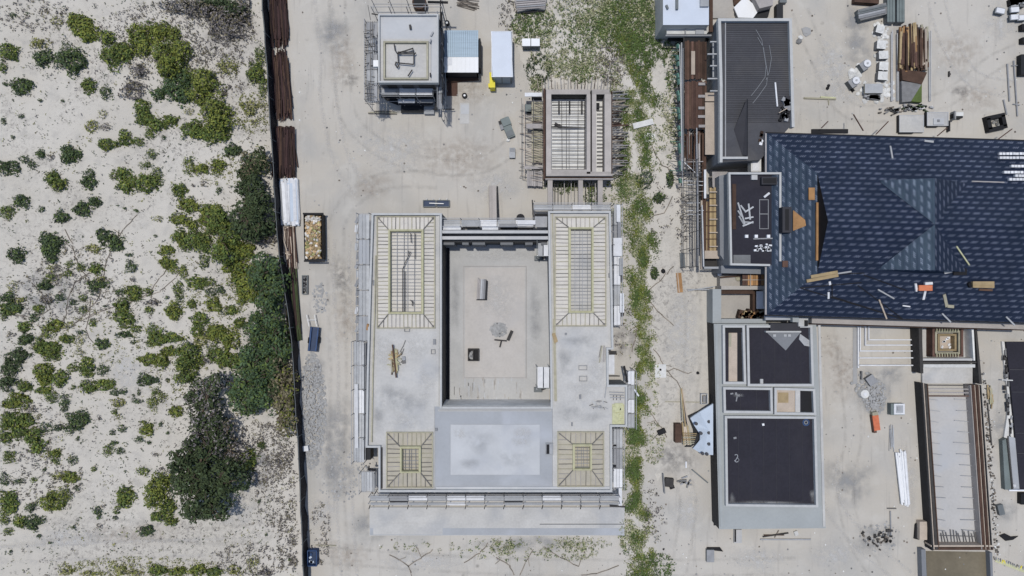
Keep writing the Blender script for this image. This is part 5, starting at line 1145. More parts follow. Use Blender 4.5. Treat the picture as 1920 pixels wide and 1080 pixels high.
mb = MB(); p0 = onroof(1476,413,0); mb.box(1467,388,1484,436,5.0,6.45,'slate_shade'); mb.build('frame', t); mb = MB(); mb.box(1472,392,1479,432,6.45,6.47,'black'); mb.build('glass', t)
# white tile stacks at right
for (x0,y0,x1,y1,lb,rows) in ((1872,285,1930,300,'neat white tile stack on the navy roof, top right',2),(1894,308,1930,316,'short white tile row below the neat white stack',1),(1880,320,1930,340,'scattered white tiles forming the lowest stack',3)):
    mb = MB(); h_ = (y1-y0)/rows
    for r_ in range(rows):
        x = x0 + (R.uniform(0,5) if rows == 3 else 0) + (r_*5 if rows == 3 else 0)
        while x < x1:
            if not (rows == 3 and R.random() < .12):
                p = onroof(x+2.5, y0+(r_+.5)*h_, .15); mb.wbox(p.x-.135,p.y-.12,p.x+.135,p.y+.12,p.z-.12,p.z+.1+R.uniform(0,.08),'board_white')
            x += 6.2
    solo(mb, 'tile_stack', lb, 'tiles', 'white tile stacks on the navy roof')
# dark cover at top eave
mb = MB(); mb.box(1522,242,1590,250,3.9,4.1,'black'); solo(mb, 'dark_gutter_box', 'long black board just above the top eave of navy roof', 'board')
for x, y, x2, y2, lb in ((1552,228,1540,240,'thin stick leaning on top eave at left'),(1665,228,1642,252,'brown stick leaning on top eave at centre'),(1775,240,1757,255,'thin stick leaning on top eave right of the steps'),(1897,242,1870,262,'thick brown stick leaning on top eave at right'),(1600,215,1618,245,'faint thin stick standing above the top eave')):
    mb = MB(); mb.pbar(x,y,2.5,x2,y2,4.8,.09,'timber_red'); solo(mb, 'leaning_stick', lb, 'stick', 'sticks leaning on the eave')
# ------------------------------------------------------------------ slate deck building (upper)
t = thing('slate_roof_block', 'long block with ribbed slate grey flat roof and pale parapet', 'building', 1415, 170)
Z = 4.6
mb = MB(); mb.prism([(1346,36),(1483,36),(1486,232),(1425,300),(1348,305)],0,Z,'grey_render','slate_deck'); mb.build('wall', t)
mb = MB()
y = 44
while y < 232: mb.box(1361,y,1478+.02*(y-44),y+.8,Z,Z+.035,'slate_shade'); y += 3.3+R.uniform(-.5,.9)
mb.box(1400,232,1402,290,Z,Z+.03,'slate_shade'); mb.build('deck_rib', t)
mb = MB(); edge(mb, [(1352,302),(1352,160),(1349,37),(1482,37),(1487,236)], .28, Z-.2, Z+.45, 'parapet'); edge(mb, [(1352,296),(1400,296)], .22, Z-.2, Z+.4, 'parapet'); mb.box(1359,40,1361,294,Z,Z+.12,'board_mid'); mb.build('parapet', t)
mb = MB(); mb.poly([P(1400,186,Z+.9),P(1376,243,Z+.05),P(1392,292,Z+.05),P(1400,292,Z+.3)],'slate_shade'); mb.poly([P(1400,186,Z+.9),P(1400,292,Z+.3),P(1402,292,Z+.04),P(1402,186,Z+.04)],'slate_shade'); mb.build('membrane_flap', t)  # dark triangular faces rising above the deck
mb = MB()
pp = [(1417,56),(1428,75),(1432,100),(1436,125),(1434,145),(1420,165),(1408,180)]; pq2 = [(1442,85),(1446,110),(1442,135),(1436,150)]
for L_ in (pp, pq2, [(x+3,y+14) for x,y in pp]): [mb.pbar(*a, Z+.06, *b, Z+.06, .05, 'grey_render', .03) for a, b in zip(L_, L_[1:])]
mb.build('chalk_line', t)
mb = MB(); mb.pbar(1453,155,Z+.12,1457,200,Z+.12,.14,'board_white'); solo(mb, 'white_lath', 'white lath lying on the ribbed slate roof', 'lath')
mb = MB(); [mb.rbox(R.uniform(1462,1478),R.uniform(178,225),Z+.02,Z+.3,R.uniform(.2,.7),R.uniform(.2,.8),R.uniform(0,90),R.choice(('slate_shade','black','board_mid'))) for _ in range(14)]; mb.pbar(1460,212,Z+.4,1476,203,Z+.4,.08,'timber_pale'); [mb.rbox(R.uniform(1425,1430),R.uniform(245,275),Z-.5,Z+.1,.3,.3,R.uniform(0,90),R.choice(('board_white','timber_dark','slate_shade'))) for _ in range(6)]
solo(mb, 'roof_debris', 'dark debris heap in the right corner of slate roof', 'debris')
mb = MB(); mb.prism([(1402,236),(1430,240),(1428,296),(1402,298)],3.2,3.8,'timber_dark'); [mb.pbar(1404+k*4,238,3.9,1404+k*4,294,3.9,.1,R.choice(('timber_dark','rebar_dark','timber_grey'))) for k in range(7)]; mb.pbar(1425,236,4,1429,262,4,.1,'board_white'); solo(mb, 'gutter_boards', 'dark brown boards between slate roof and navy roof', 'boards')
mb = MB(); mb.box(1408,298,1427,322,2.6,3.6,'stone_white'); mb.box(1411,301,1424,320,3.6,3.65,'board_white'); solo(mb, 'white_link_block', 'white block bridging slate roof and bitumen roof box', 'block')
for k, y in enumerate((79,102,124,148,171)):
    mb = MB(); mb.pbar(1326 if k%2 else 1331, y, 4.2, 1350, y, 4.2, .12, 'board_grey', .2); solo(mb, 'strut', ['topmost','second','third','fourth','lowest'][k]+' pale strut left of the slate roof', 'strut', 'struts between brown deck and slate roof')
# roof box with bitumen top
t = thing('bitumen_roof_box', 'small block with dark bitumen roof and pale parapet beside navy roof', 'building', 1415, 410)
Z = 5.2
mb = MB(); mb.box(1366,324,1464,497,0,Z,'grey_render','membrane'); mb.build('wall', t)
mb = MB(); edge(mb, [(1367.5,325),(1463,325),(1463,488)], .2, Z-.1, Z+.4, 'parapet'); edge(mb, [(1367.5,325),(1371,495.5),(1442,497)], .2, Z-.1, Z+.42, 'parapet'); mb.build('parapet', t)
mb = MB(); mb.ring(1423.5,374,1441,429.5,Z,Z+.06,1.2,'board_mid'); mb.box(1424.6,400.5,1440,402,Z,Z+.07,'board_mid'); mb.box(1373,345,1380,430,Z,Z+.1,'timber_dark'); mb.box(1456,345,1461,370,Z,Z+.12,'timber_olive'); mb.box(1375,478,1407,494,Z,Z+.02,'concrete_dark'); mb.box(1409,328,1420,337,Z,Z+.3,'parapet'); mb.build('roof_mark', t)
mb = MB(); mb.box(1428,332,1457,346,Z,Z+.5,'slate_shade'); mb.box(1430,334,1455,344,Z+.5,Z+.51,'black'); mb.build('roof_shaft', t)
mb = MB()
for a, b in (((1383,380),(1396,420)),((1388,385),(1398,398)),((1396,398),(1412,388)),((1396,410),(1412,407)),((1394,416),(1412,418)),((1403,382),(1406,412)),((1392,424),(1412,416)),((1383,395),(1390,406)),((1385,405),(1395,422))): mb.pbar(*a, Z+.1, *b, Z+.12, .15, 'board_grey')
solo(mb, 'white_laths', 'crossed pale laths lying on the bitumen roof box', 'laths')
mb = MB(); [mb.rbox(1410+R.uniform(0,38),463+R.uniform(-5,8),Z+.02,Z+.25,R.uniform(.15,.3),R.uniform(.15,.25),R.uniform(-8,8),'board_white') for _ in range(24)]; solo(mb, 'white_blocks', 'cluster of small white blocks on the bitumen roof box', 'blocks')
mb = MB(); mb.pbar(1412,448,Z+.1,1448,447,Z+.1,.12,'board_mid'); [mb.rbox(x,443,Z+.02,Z+.3,.3,.3,0,'board_white') for x in (1400,1418,1441)]; mb.pbar(1432,370,Z+.1,1442,362,Z+.1,.2,'board_white'); solo(mb, 'white_posts', 'three white stubs and a rail above the white blocks', 'rail')
mb = MB(); mb.prism([(1348,330),(1366,326),(1366,500),(1350,478)],0,3.6,'grey_render'); mb.prism([(1352,498),(1440,499),(1440,514),(1352,512)],0,3.4,'grey_render'); solo(mb, 'lower_ledge', 'grey lower ledge wrapping the bitumen roof box', 'ledge')
# brown timber deck west
t = thing('timber_deck', 'long dark brown formwork deck left of slate roof', 'deck', 1300, 160)
mb = MB()
for k in range(10):
    x = 1284+k*4.1
    for (ya, yb) in ((76,150),(151,243)): mb.box(x,ya+R.uniform(0,3),x+3.9,yb-R.uniform(0,3),2.7,2.78+R.uniform(0,.04),R.choice(('timber_dark','timber_dark','timber_red')))
mb.build('deck_board', t)
mb = MB(); [mb.box(1308+R.uniform(0,2),y,1320+R.uniform(0,3),y+5,2.9,3.0,'timber_grey') for y in (155,178,200,216,234)]; mb.box(1296,96,1303,140,2.86,2.95,'timber_pale'); mb.box(1322,174,1341,190,3,3.1,'timber_pale'); mb.box(1322,192,1341,290,3,3.08,'timber_pale'); mb.box(1322,188.5,1341,191.5,2.8,2.9,'black'); mb.box(1281,70,1320,88,2.4,2.68,'black'); mb.box(1336,80,1339.5,145,3.0,3.1,'board_grey'); mb.build('loose_board', t)
mb = MB(); [mb.cyl(P(x,y,2.7),.05,0,2.66,'rebar_dark',6) for x in (1286,1304,1322) for y in (80,120,160,200,240)]; mb.build('prop', t)
mb = MB(); mb.box(1277,80,1281.5,320,2,2.4,'board_grey'); mb.pbar(1282,70,3.2,1282,330,3.2,.08,'rebar_dark'); mb.build('edge_board', t)
t = thing('timber_lath_deck', 'lower extension of brown deck with rough upright timbers', 'deck', 1310, 285)
mb = MB()
for _ in range(34): x = R.uniform(1283,1322); mb.pbar(x,243+R.uniform(0,10),R.uniform(1,2.6),x+R.gauss(0,1.5),325-R.uniform(0,25),R.uniform(1,2.6),.16,R.choice(('timber_dark','timber_dark','timber_red','timber_grey','timber_dark')))
mb.build('timber', t); mb = MB(); mb.box(1316,250,1324,470,2.2,2.5,'timber_dark'); mb.build('beam', t)
t = thing('green_mesh_screen', 'green mesh screen with poles left of brown deck', 'mesh screen', 1272, 200)
mb = MB(); a, b = P(1270,82,2.4), P(1276,345,2.4); n_ = 24
for k in range(n_):
    if k % 3 == 1: continue
    p = a.lerp(b, k/n_); q = a.lerp(b, (k+R.uniform(.7,1))/n_); w0 = Vector((.1*math.sin(k*2.1),0,0)); w1 = Vector((.1*math.sin((k+1)*2.1),0,0)); mb.poly([p+w0, q+w1, Vector((q.x-.05,q.y,1.9))+w1, Vector((p.x-.05,p.y,1.9))+w0], 'green_mesh')
    mb.poly([p+w0, q+w1, q+w1+Vector((.16,0,-.05)), p+w0+Vector((.16,0,-.05))], 'green_mesh')
mb.build('mesh', t)
mb = MB(); [mb.pbar(1262+R.uniform(-8,0),y,.3,1284,y+R.uniform(-2,2),2.3,.06,R.choice(('rebar','green_mesh','rebar_dark'))) for y in range(86,340,9)]; mb.pbar(1274,84,2.5,1280,350,2.5,.06,'steel'); mb.build('pole', t)
t = scaffold('tall west scaffold with bars left of orange formwork', 1290, 300, 1304, 500, 3, 'y', 6, ('board_mid',), skip=(0,1,2,3,4,5), m='rebar')
mb = MB(); [mb.pbar(1288+R.uniform(-8,4),y,2.5,1318+R.uniform(-6,2),y+R.uniform(-2,2),2.8,.07,R.choice(('rebar','rebar_dark','board_grey','timber_grey'))) for y in range(304,420,7)]; mb.pbar(1306,240,3,1309,500,3,.10,'board_mid'); mb.pbar(1300,300,3,1303,500,3,.08,'rebar'); mb.pbar(1312,330,2,1315,505,2,.2,'black'); mb.pbar(1316,385,3.4,1319,500,3.4,.12,'board_grey'); mb.pbar(1278,300,2.6,1310,330,2.6,.06,'board_white'); mb.build('ledger', t)
t = thing('orange_formwork', 'orange brown timber formwork with pale rafters left of bitumen box', 'formwork', 1340, 410)
mb = MB()
for k in range(11):
    x = 1318+k*4.1
    if x > 1362: break
    mb.box(x, 378 if x < 1328 else 350-(x-1328)*.3+R.uniform(0,8), x+3.9, 478-R.uniform(0,8), 2.3, 2.38+R.uniform(0,.05), R.choice(('timber_red','timber_red','timber_orange','timber_dark','timber')))
mb.build('deck_board', t)
for y in (360,385,411,436,462):
    mb = MB(); mb.pbar(1330,y,2.8,1366,y,2.8,.1,'timber_pale'); mb.pbar(1322,y+12,2.55,1360,y+12,2.55,.07,'timber_dark'); mb.build('rafter', t)
mb = MB(); mb.box(1321,470,1348,485,2.6,2.7,'timber_pale'); mb.box(1321,483,1350,502,1.2,1.4,'rebar_dark'); mb.box(1320,500,1350,504,2.4,2.5,'board_grey'); mb.box(1314,376,1317,504,2.4,2.7,'timber_pale'); mb.box(1320,318,1324,372,3,3.1,'board_white'); mb.prism([(1335,322),(1364,322),(1364,335),(1345,360),(1336,350)],2.0,2.1,'timber_grey'); mb.build('trim', t)
# pale slab, top
t = thing('pale_roof_slab', 'bright bluish white roof slab at top edge beside weeds', 'roof', 1288, 25)
mb = MB(); mb.box(1243,-30,1329,47,0,4,'concrete','container_roof'); mb.build('slab', t)
mb = MB(); mb.box(1250,48,1325,64,2.6,2.8,'stone_white'); mb.box(1248,65,1334,68,2.6,3,'board_mid'); mb.box(1252,70,1334,77,1.2,1.3,'black'); mb.box(1284,50,1286,64,2.9,3,'board_mid'); mb.box(1304,46,1320,64,2.9,3,'board_grey'); mb.build('lip', t)
mb = MB(); mb.pbar(1269,-4,4.2,1269,18,4.2,.25,'metal_grey'); mb.pbar(1249,10,4.2,1252,17,4.2,.2,'metal_grey'); mb.box(1313,-10,1329,12,4.05,4.3,'board_grey'); mb.build('roof_bit', t)
mb = MB(); mb.box(1330,-10,1336.5,60,3,3.3,'timber_dark'); solo(mb, 'brown_edge_beam', 'dark brown beam on right side of the pale roof slab', 'beam')
mb = MB(); mb.box(1336,-20,1376,34,0,.3,'concrete_warm'); solo(mb, 'sand_slab', 'plain sandy slab left of the white square panel', 'slab')
mb = MB(); mb.prism([(1376,14),(1396,-6),(1424,18),(1412,34),(1384,33)],.6,.75,'white_paint'); mb.rbox(1398,16,0,.6,1,1,30,'board_mid'); solo(mb, 'white_board', 'bright white tilted square panel at top edge', 'panel')
mb = MB(); mb.prism([(1412,-8),(1449,-8),(1449,10),(1424,16)],.5,1.6,'timber_grey'); mb.prism([(1420,18),(1445,13),(1440,32),(1412,34)],0,.4,'tanking'); solo(mb, 'brown_cover', 'brownish cover with dark side right of white panel', 'cover')
mb = MB(); mb.prism([(1374,-5),(1392,-5),(1390,6),(1376,10)],0,.5,'timber_dark'); solo(mb, 'brown_bag', 'dark brown heap above the white panel at top edge', 'heap')
mb = MB(); mb.box(1456,8,1468,34,0,.8,'tanking'); mb.box(1462,-2,1475,5,0,.5,'metal_grey'); solo(mb, 'dark_crate', 'narrow dark crate at top edge above slate roof corner', 'crate')
# ------------------------------------------------------------------ north east yard
SG = 'white sacks in a column'
for k, (x, y) in enumerate(((1650,55),(1653,84),(1655,103),(1656,124),(1657,142))):
    mb = MB(); c = P(x,y,.7); w = .48
    mb.rbox(x+R.uniform(-2,2),y,0,.7,w*R.uniform(1.7,2.2),w*R.uniform(1.5,1.9),R.uniform(-16,16),'gravel_dark','stone_white'); mb.rock(Vector((c.x,c.y,.62)),w*.9,'stone_white',.35)  # dark sides under a white top, shade painted into the colour
    solo(mb, 'bulk_sack', ['topmost','second','third','fourth','lowest'][k]+' white bulk sack in the column left of the brown timber', 'sack', SG)
mb = MB(); [mb.rock(P(1650+R.gauss(0,7),58+R.gauss(0,9),0),.22,'stone_white',.5) for _ in range(30)]; [mb.rock(P(1662+R.gauss(0,8),168+R.gauss(0,8),0),.2,'stone_white',.5) for _ in range(24)]; [mb.rock(P(R.uniform(1640,1664),R.uniform(40,176),0),R.uniform(.1,.26),'stone_white',.5) for _ in range(70)]; struct(mb.build('plaster_rubble'), 'stuff')
for x, y, an, lb in ((1622,122,35,'white drum topped grey block upper of the pair'),(1601,154,35,'white drum topped grey block lower of the pair')):
    t = thing('drum_block', lb, 'block', x, y); mb = MB(); mb.rbox(x,y,0,.8,1.0,.9,an,'metal_grey','board_mid'); mb.build('block', t); mb = MB(); c = P(x+4,y-3,.95); mb.cyl(c,.38,.8,1.0,'board_white',14); mb.cyl(c,.12,1.0,1.05,'board_grey',8); mb.build('drum', t)
mb = MB(); [mb.rock(P(1603+R.gauss(0,8),136+R.gauss(0,6),0),.3,'stone_white',.5) for _ in range(22)]; solo(mb, 'powder_heap', 'white powder heap between the two drum blocks', 'heap')
mb = MB(); mb.rbox(1638,166,.5,.75,1.9,1.0,0,'timber_olive','board_grey'); [mb.rbox(1630+R.uniform(0,14),182+R.uniform(-4,4),0,.4,1.2,.25,R.uniform(-20,20),R.choice(('gravel_dark','board_mid'))) for _ in range(6)]; [mb.rock(P(1640+R.gauss(0,14),176+R.gauss(0,10),0),.24,'stone_white',.5) for _ in range(40)]; mb.rbox(1640,168,0,.5,1.6,.8,0,'gravel_dark'); solo(mb, 'rubble_pallet', 'greenish board pallet on white rubble below the drums', 'pallet')
mb = MB(); mb.rbox(1596,163,0,.5,.12,1.1,40,'black'); solo(mb, 'black_plank', 'short black plank leaning at the lower drum block', 'plank')
t = thing('brown_timber_stack', 'tall rusty brown timber stack with tarpaulin at lower end', 'timber stack', 1712, 110)
mb = MB()
for _ in range(60): x = R.uniform(1686,1738); mb.pbar(x,42+abs(x-1712)*.3+R.uniform(0,14),R.uniform(.3,.8),x+R.gauss(0,2),128+R.uniform(-12,8),R.uniform(.3,.8),.2,R.choice(('timber_red','timber_red','timber_dark','timber_dark','timber_orange','timber') if x < 1725 else ('timber_dark','timber_olive','timber_pale')))
mb.build('timbers', t)
mb = MB(); mb.prism([(1690,130),(1738,136),(1728,158),(1692,150)],.1,.7,'timber_dark'); mb.prism([(1690,152),(1728,158),(1710,190),(1691,192)],.1,.6,'gravel_dark'); mb.build('tarpaulin', t)
mb = MB(); mb.prism([(1728,158),(1728,192),(1708,190)],.1,.62,'leaf_green'); mb.build('green_corner', t)
mb = MB(); [mb.pbar(x,60+R.uniform(-5,5),.3,x+R.gauss(0,1.5),190,.2,.07,'board_grey') for x in (1671,1673,1682,1684,1742,1745)]; mb.build('side_lath', t)
mb = MB(); mb.rbox(1637,22,0,.8,3.1,1.2,14,'metal_grey','gravel_dark'); [mb.rbox(1634+R.uniform(-3,6),16+k*4,.8,.9,2.9,.2,13,R.choice(('metal_grey','board_mid','black'))) for k in range(4)]; solo(mb, 'dark_board_stack', 'slanted dark grey board stack at the top of yard', 'board stack')
mb = MB(); mb.rbox(1625,1,0,.7,2.6,.5,-4,'timber_dark'); solo(mb, 'brown_board', 'brown board at top edge above the slanted dark stack', 'board')
for x0, lb in ((1663,'left one of two long teal grey panels at top edge'),(1681,'right one of two long teal grey panels at top edge')):
    mb = MB(); mb.box(x0,-20,x0+15,42,0,.8,'metal_grey'); [mb.box(x0+k*5+.3,-19,x0+k*5+4.7,41,.8,.86,'metal_sage') for k in range(3)]; mb.box(x0+3,36,x0+12,43,.1,.6,'black'); solo(mb, 'steel_plank', lb, 'panel')  # long panel with three lengthwise strips
for k, (x, y, lb) in enumerate(((1876,20,'left white block standing alone beside the group'),(1903,18,'upper white block of the right hand pair'),(1903,32,'lower white block of the right hand pair'),(1917,33,'white block cut by the right edge of the yard'))):
    mb = MB(); mb.rbox(x,y,.5,.72,.85,.52,-12 if k == 0 else 4,'board_white'); mb.rbox(x,y,0,.5,.9,.6,-12 if k == 0 else 4,'metal_grey'); solo(mb, 'white_block', lb, 'block', 'white blocks at top right')  # grey lower part paints the shaded sides of a white block
mb = MB(); [mb.rbox(R.uniform(1893,1925),R.uniform(-5,10),0,.5,R.uniform(.2,1),R.uniform(.2,.9),R.uniform(-20,20),R.choice(('board_mid','gravel_dark','black','board_grey'))) for _ in range(18)]; solo(mb, 'junk_pile', 'dark grey junk pile in the top right corner', 'junk')
mb = MB(); mb.box(1916,45,1930,56,0,.6,'black'); mb.box(1917,70,1930,80,0,.6,'black'); mb.box(1914,102,1930,140,0,.7,'tanking'); solo(mb, 'black_bins', 'black boxes cut by the right edge of the yard', 'boxes')
t = thing('open_box', 'black tilted open box near the right eave', 'box', 1869, 229)
mb = MB(); a = math.radians(12)
for dx, dy, lx, ly in ((0,-11,2.0,.4),(0,11,2.0,.4),(-14,0,.4,1.2),(14,0,.4,1.2)): mb.rbox(1869+dx*math.cos(a)+dy*math.sin(a),229-dx*math.sin(a)+dy*math.cos(a),0,.7,lx,ly,12,'black')
mb.build('box', t); mb = MB(); [mb.rock(P(R.uniform(1862,1877),R.uniform(223,236),.05),.2,R.choice(('gravel_dark','gravel_grey'))) for _ in range(14)]; mb.build('contents', t)
for x0,y0,x1,y1,lb in ((1888,120,1892,190,'left one of two long thin rods at right'),(1900,114,1907,218,'long thin rod with cross pieces at far right'),(1881,187,1887,215,'short thin rod below the left long rod')):
    mb = MB(); mb.pbar(x0,y0,.1,x1,y1,.1,.13,'board_mid'); 
    if y1-y0 > 90: mb.pbar(1896,123,.15,1908,123,.15,.08,'board_mid'); mb.pbar(1899,195,.15,1912,197,.15,.08,'board_mid')
    solo(mb, 'long_rod', lb, 'rod')
mb = MB(); mb.pbar(1507,184,.1,1567,186,.1,.16,'timber_olive'); mb.pbar(1538,182,.14,1566,184,.14,.14,'yellow_pale'); mb.pbar(1553,186,.1,1554,197,.1,.08,'timber_olive'); solo(mb, 'yellow_pole', 'thin yellowish pole lying on sand right of slate roof', 'pole')
mb = MB(); mb.rock(P(1553,161,0),.18,'black',1); mb.rock(P(1551,166,0),.2,'black',1); solo(mb, 'black_stones', 'two small black stones above the yellowish pole', 'stones')
mb = MB(); mb.rock(P(1779,140,0),.16,'rebar_dark',1); mb.pbar(1779,134,.1,1779,144,.1,.15,'rebar_dark'); solo(mb, 'dark_peg', 'small dark peg alone in the upper right yard', 'peg')
mb = MB(); mb.rock(P(1497,78,0),.35,'gravel_dark',.8); mb.rock(P(1500,72,0),.3,'stone_white',.8); solo(mb, 'stone', 'grey stone with pale top right of the slate roof', 'stone')
mb = MB(); mb.rock(P(1511,59,0),.55,'gravel_grey',.3); solo(mb, 'stone', 'flat round grey stone above the smaller stone', 'stone')
for x0, y0, x1, y1, lb in ((1686,216,1732,248,'plain concrete pad above the top eave with dark edges'),(1738,210,1778,236,'stepped concrete pad above the top eave')):
    mb = MB(); mb.box(x0,y0,x1,y1,0,.35,'concrete'); mb.ring(x0,y0,x1,y1,.35,.4,1.2,'concrete_pale'); mb.box(x0-2,y0,x0-.5,y1,0,.4,'tanking'); mb.box(x0,y1+.5,x1-20,y1+2.5,0,.3,'tanking')
    if x0 > 1700: mb.box(1779,226,1781.5,246,0,.5,'tanking'); mb.box(1750,222,1770,234,.35,.45,'concrete_pale'); mb.box(1758,224,1762,228,.45,.55,'board_mid')
    solo(mb, 'concrete_pad', lb, 'slab')
mb = MB(); mb.rbox(1796,217,0,.6,1.0,.5,0,'tanking'); mb.rbox(1798,214,.6,.7,.9,.4,0,'stone_white'); mb.rbox(1791,216,0,.8,.15,.9,0,'gravel_dark'); solo(mb, 'white_box', 'small white topped box right of the stepped pad', 'box')
mb = MB(); [mb.rbox(1672+R.gauss(0,9),206+R.gauss(0,4),0,.3,R.uniform(.2,.8),.12,R.uniform(-30,30),R.choice(('gravel_dark','board_mid','twig'))) for _ in range(22)]; [mb.rbox(1712+R.gauss(0,14),202+R.gauss(0,4),0,.25,R.uniform(.2,.8),.16,R.uniform(-30,30),R.choice(('leaf_dark','board_mid','gravel_dark','stone_white'))) for _ in range(30)]; solo(mb, 'scrap_line', 'row of dark scraps below the brown timber stack', 'scraps')
# ------------------------------------------------------------------ low walls west of the blue house
t = thing('low_room', 'open roofless low room with sandy floor left of navy roof', 'room', 1390, 565)
Z = 2.2
mb = MB(); mb.box(1336,542,1352,606,0,Z,'green_grey'); mb.box(1352.2,598,1436,606,0,Z,'green_grey'); mb.box(1352.2,536,1436,543,0,Z,'concrete_warm'); mb.box(1433,543.2,1437,575,0,Z,'concrete_warm'); mb.build('wall', t)
mb = MB(); mb.box(1348,540,1437,602,.02,.3,'concrete_warm'); mb.build('floor', t)
mb = MB(); mb.box(1419,546,1437,579,1.6,1.8,'board_white'); mb.box(1411,546,1418,584,.3,1.2,'timber_dark'); mb.box(1352,543.5,1412,551,1.5,1.6,'timber_dark'); mb.build('shelf', t)
mb = MB(); [mb.rbox(1388+R.uniform(0,44),591+R.gauss(0,4),.3,1.2,R.uniform(.3,.9),R.uniform(.15,.4),R.uniform(0,90),R.choice(('timber','timber_dark','timber_olive','timber_orange'))) for _ in range(26)]; solo(mb, 'timber_scraps', 'mixed brown timber scraps inside the low roofless room', 'timber')
mb = MB(); [mb.box(1392+k*5,515,1392+k*5+4.6,535,2.2,2.3,R.choice(('timber_orange','timber_orange','timber_red'))) for k in range(9)]; mb.box(1392,524,1438,525.5,2.33,2.4,'timber_pale'); mb.pbar(1407,514,2.5,1407,536,2.5,.08,'timber_pale'); solo(mb, 'orange_boards', 'small orange board deck between bitumen box and low room', 'boards')
mb = MB(); mb.box(1350,515,1391,536,0,1.2,'concrete_warm'); mb.pbar(1351,520,1.5,1440,513,1.5,.15,'timber_dark'); mb.rock(P(1349,514,1),.3,'board_white'); mb.rock(P(1383,523,1.2),.3,'timber_olive'); solo(mb, 'sandy_ledge', 'sandy ledge with dark bar left of orange boards', 'ledge')
mb = MB(); mb.pbar(1290,545,.1,1340,537,1.0,.1,'board_grey'); mb.pbar(1288,542,.1,1330,543,1.0,.08,'board_grey'); solo(mb, 'white_rods', 'pale rods running from the sand path to low room', 'rods')
# ------------------------------------------------------------------ bitumen building
t = thing('bitumen_deck_building', 'grey building with several black bitumen floored roof bays', 'building', 1445, 800)
Z = 3.0
O = [(1338,607),(1530,607),(1548,990),(1348,992)]
mb = MB(); mb.prism(O,0,Z-.5,'tanking','green_grey'); mb.build('wall', t)
mb = MB()
cells = [((1357,612),(1394,612),(1397,718),(1358,718)), ((1402,612),(1521,612),(1524,722),(1404,722)), ((1358,728),(1446,729),(1447,773),(1359,772)), ((1454,729),(1526,731),(1528,776),(1454,775)), ((1361,782),(1528,783),(1532,949),(1363,947))]
for i, c in enumerate(cells): mb.prism(c, Z-.5, Z-.44, 'membrane')
mb.build('bitumen_floor', t)
mb = MB()
for c in cells: edge(mb, list(c), .24, Z-.5, Z+R.uniform(-.01,.02), 'parapet', True)
edge(mb, [(1343,612),(1353,985)], .3, Z-.5, Z-.42, 'green_grey'); edge(mb, [(1536,612),(1545,985)], .25, Z-.5, Z-.42, 'concrete'); mb.build('parapet', t)
mb = MB(); mb.box(1366,624,1382,716,Z-.44,Z-.38,'timber_pale'); mb.box(1366.5,625,1371,650,Z-.38,Z-.35,'timber_olive'); mb.box(1360,613,1393,623,Z-.44,Z-.2,'black'); mb.box(1384,626,1393,716,Z-.44,Z-.41,'black'); mb.build('plank_strip', t)
mb = MB(); mb.prism([(1436,622),(1502,622),(1473,657)],Z-.44,Z-.40,'grey_render'); mb.box(1444,606,1500,620,Z-.1,Z+.02,'slate_shade'); mb.box(1436,620.5,1502,623.5,Z-.4,Z+.05,'parapet'); mb.prism([(1500,626),(1520,640),(1520,650),(1508,648),(1498,636)],Z-.44,Z-.3,'board_grey'); mb.build('triangular_pad', t)
for x in (1452,1472,1480): mb = MB(); mb.rbox(x,629,Z-.4,Z-.3,.3,.25,0,'board_grey'); mb.build('cleat', t)
mb = MB(); mb.box(1455,731,1490,774,Z-.44,Z-.3,'timber_pale'); mb.box(1459,736,1478,755,Z-.3,Z-.25,'timber'); mb.box(1491,731,1500,774,Z-.44,Z-.2,'concrete'); mb.box(1502,732,1526,775,Z-.44,Z-.42,'black'); mb.build('pale_panel', t)
SZ[0] = Z-.432
for a in [(1440,943,80,6,'soft_grey'),(1372,935,9,14,'soft_grey'),(1525,930,8,18,'soft_grey'),(1385,741,14,5,'soft_grey')]: stain(*a, parent=t, name='dust_patch')
mb = MB(); [mb.pbar(x,784,Z-.425,x+1,946,Z-.425,.035,'slate_shade',.01) for x in (1384,1407,1431,1455,1479,1504)]; [mb.pbar(x,614,Z-.425,x+.4,720,Z-.425,.035,'slate_shade',.01) for x in (1428,1452,1477,1501)]; [mb.pbar(x,730,Z-.425,x,771,Z-.425,.035,'slate_shade',.01) for x in (1388,1418)]; mb.build('lap_seam', t)
mb = MB(); mb.rbox(1428,717,Z-.44,Z-.2,.3,.7,0,'parapet'); mb.rbox(1431,796,Z-.44,Z-.3,.22,.22,10,'white_paint'); mb.rbox(1378,821,Z-.44,Z-.35,.3,.2,10,'board_mid'); mb.rbox(1372,738,Z-.44,Z-.36,.3,.15,10,'board_mid'); mb.rbox(1380,738,Z-.44,Z-.36,.2,.25,10,'board_mid'); mb.rbox(1381,748,Z-.44,Z-.36,.12,.5,-10,'board_mid'); mb.build('small_fitting', t)
def chalk(mb, cx, cy, r, z, m='concrete_blue', seg=14, a0=0, a1=6.28, w=.06):
    q = [(cx+r*math.cos(a0+(a1-a0)*k/seg), cy+r*math.sin(a0+(a1-a0)*k/seg)) for k in range(seg+1)]
    for a, b in zip(q, q[1:]): mb.pbar(*a, z, *b, z, w, m, .02)
mb = MB(); chalk(mb,1511,792,5.5,Z-.43,'blue',w=.12); chalk(mb,1511,792,3,Z-.43,'concrete_blue'); chalk(mb,1380,855,3,Z-.43,a0=-2.6,a1=1.2); mb.pbar(1382,858,Z-.43,1378,864,Z-.43,.06,'concrete_blue',.02); chalk(mb,1381,862,4,Z-.43,a0=-1.2,a1=3); mb.build('chalk_mark', t)
mb = MB(); mb.prism([(1332,600),(1335,600),(1343,985),(1338,985)],0,.06,'tanking'); solo(mb, 'tarred_strip', 'long narrow black tarred strip left of bitumen building', 'strip')
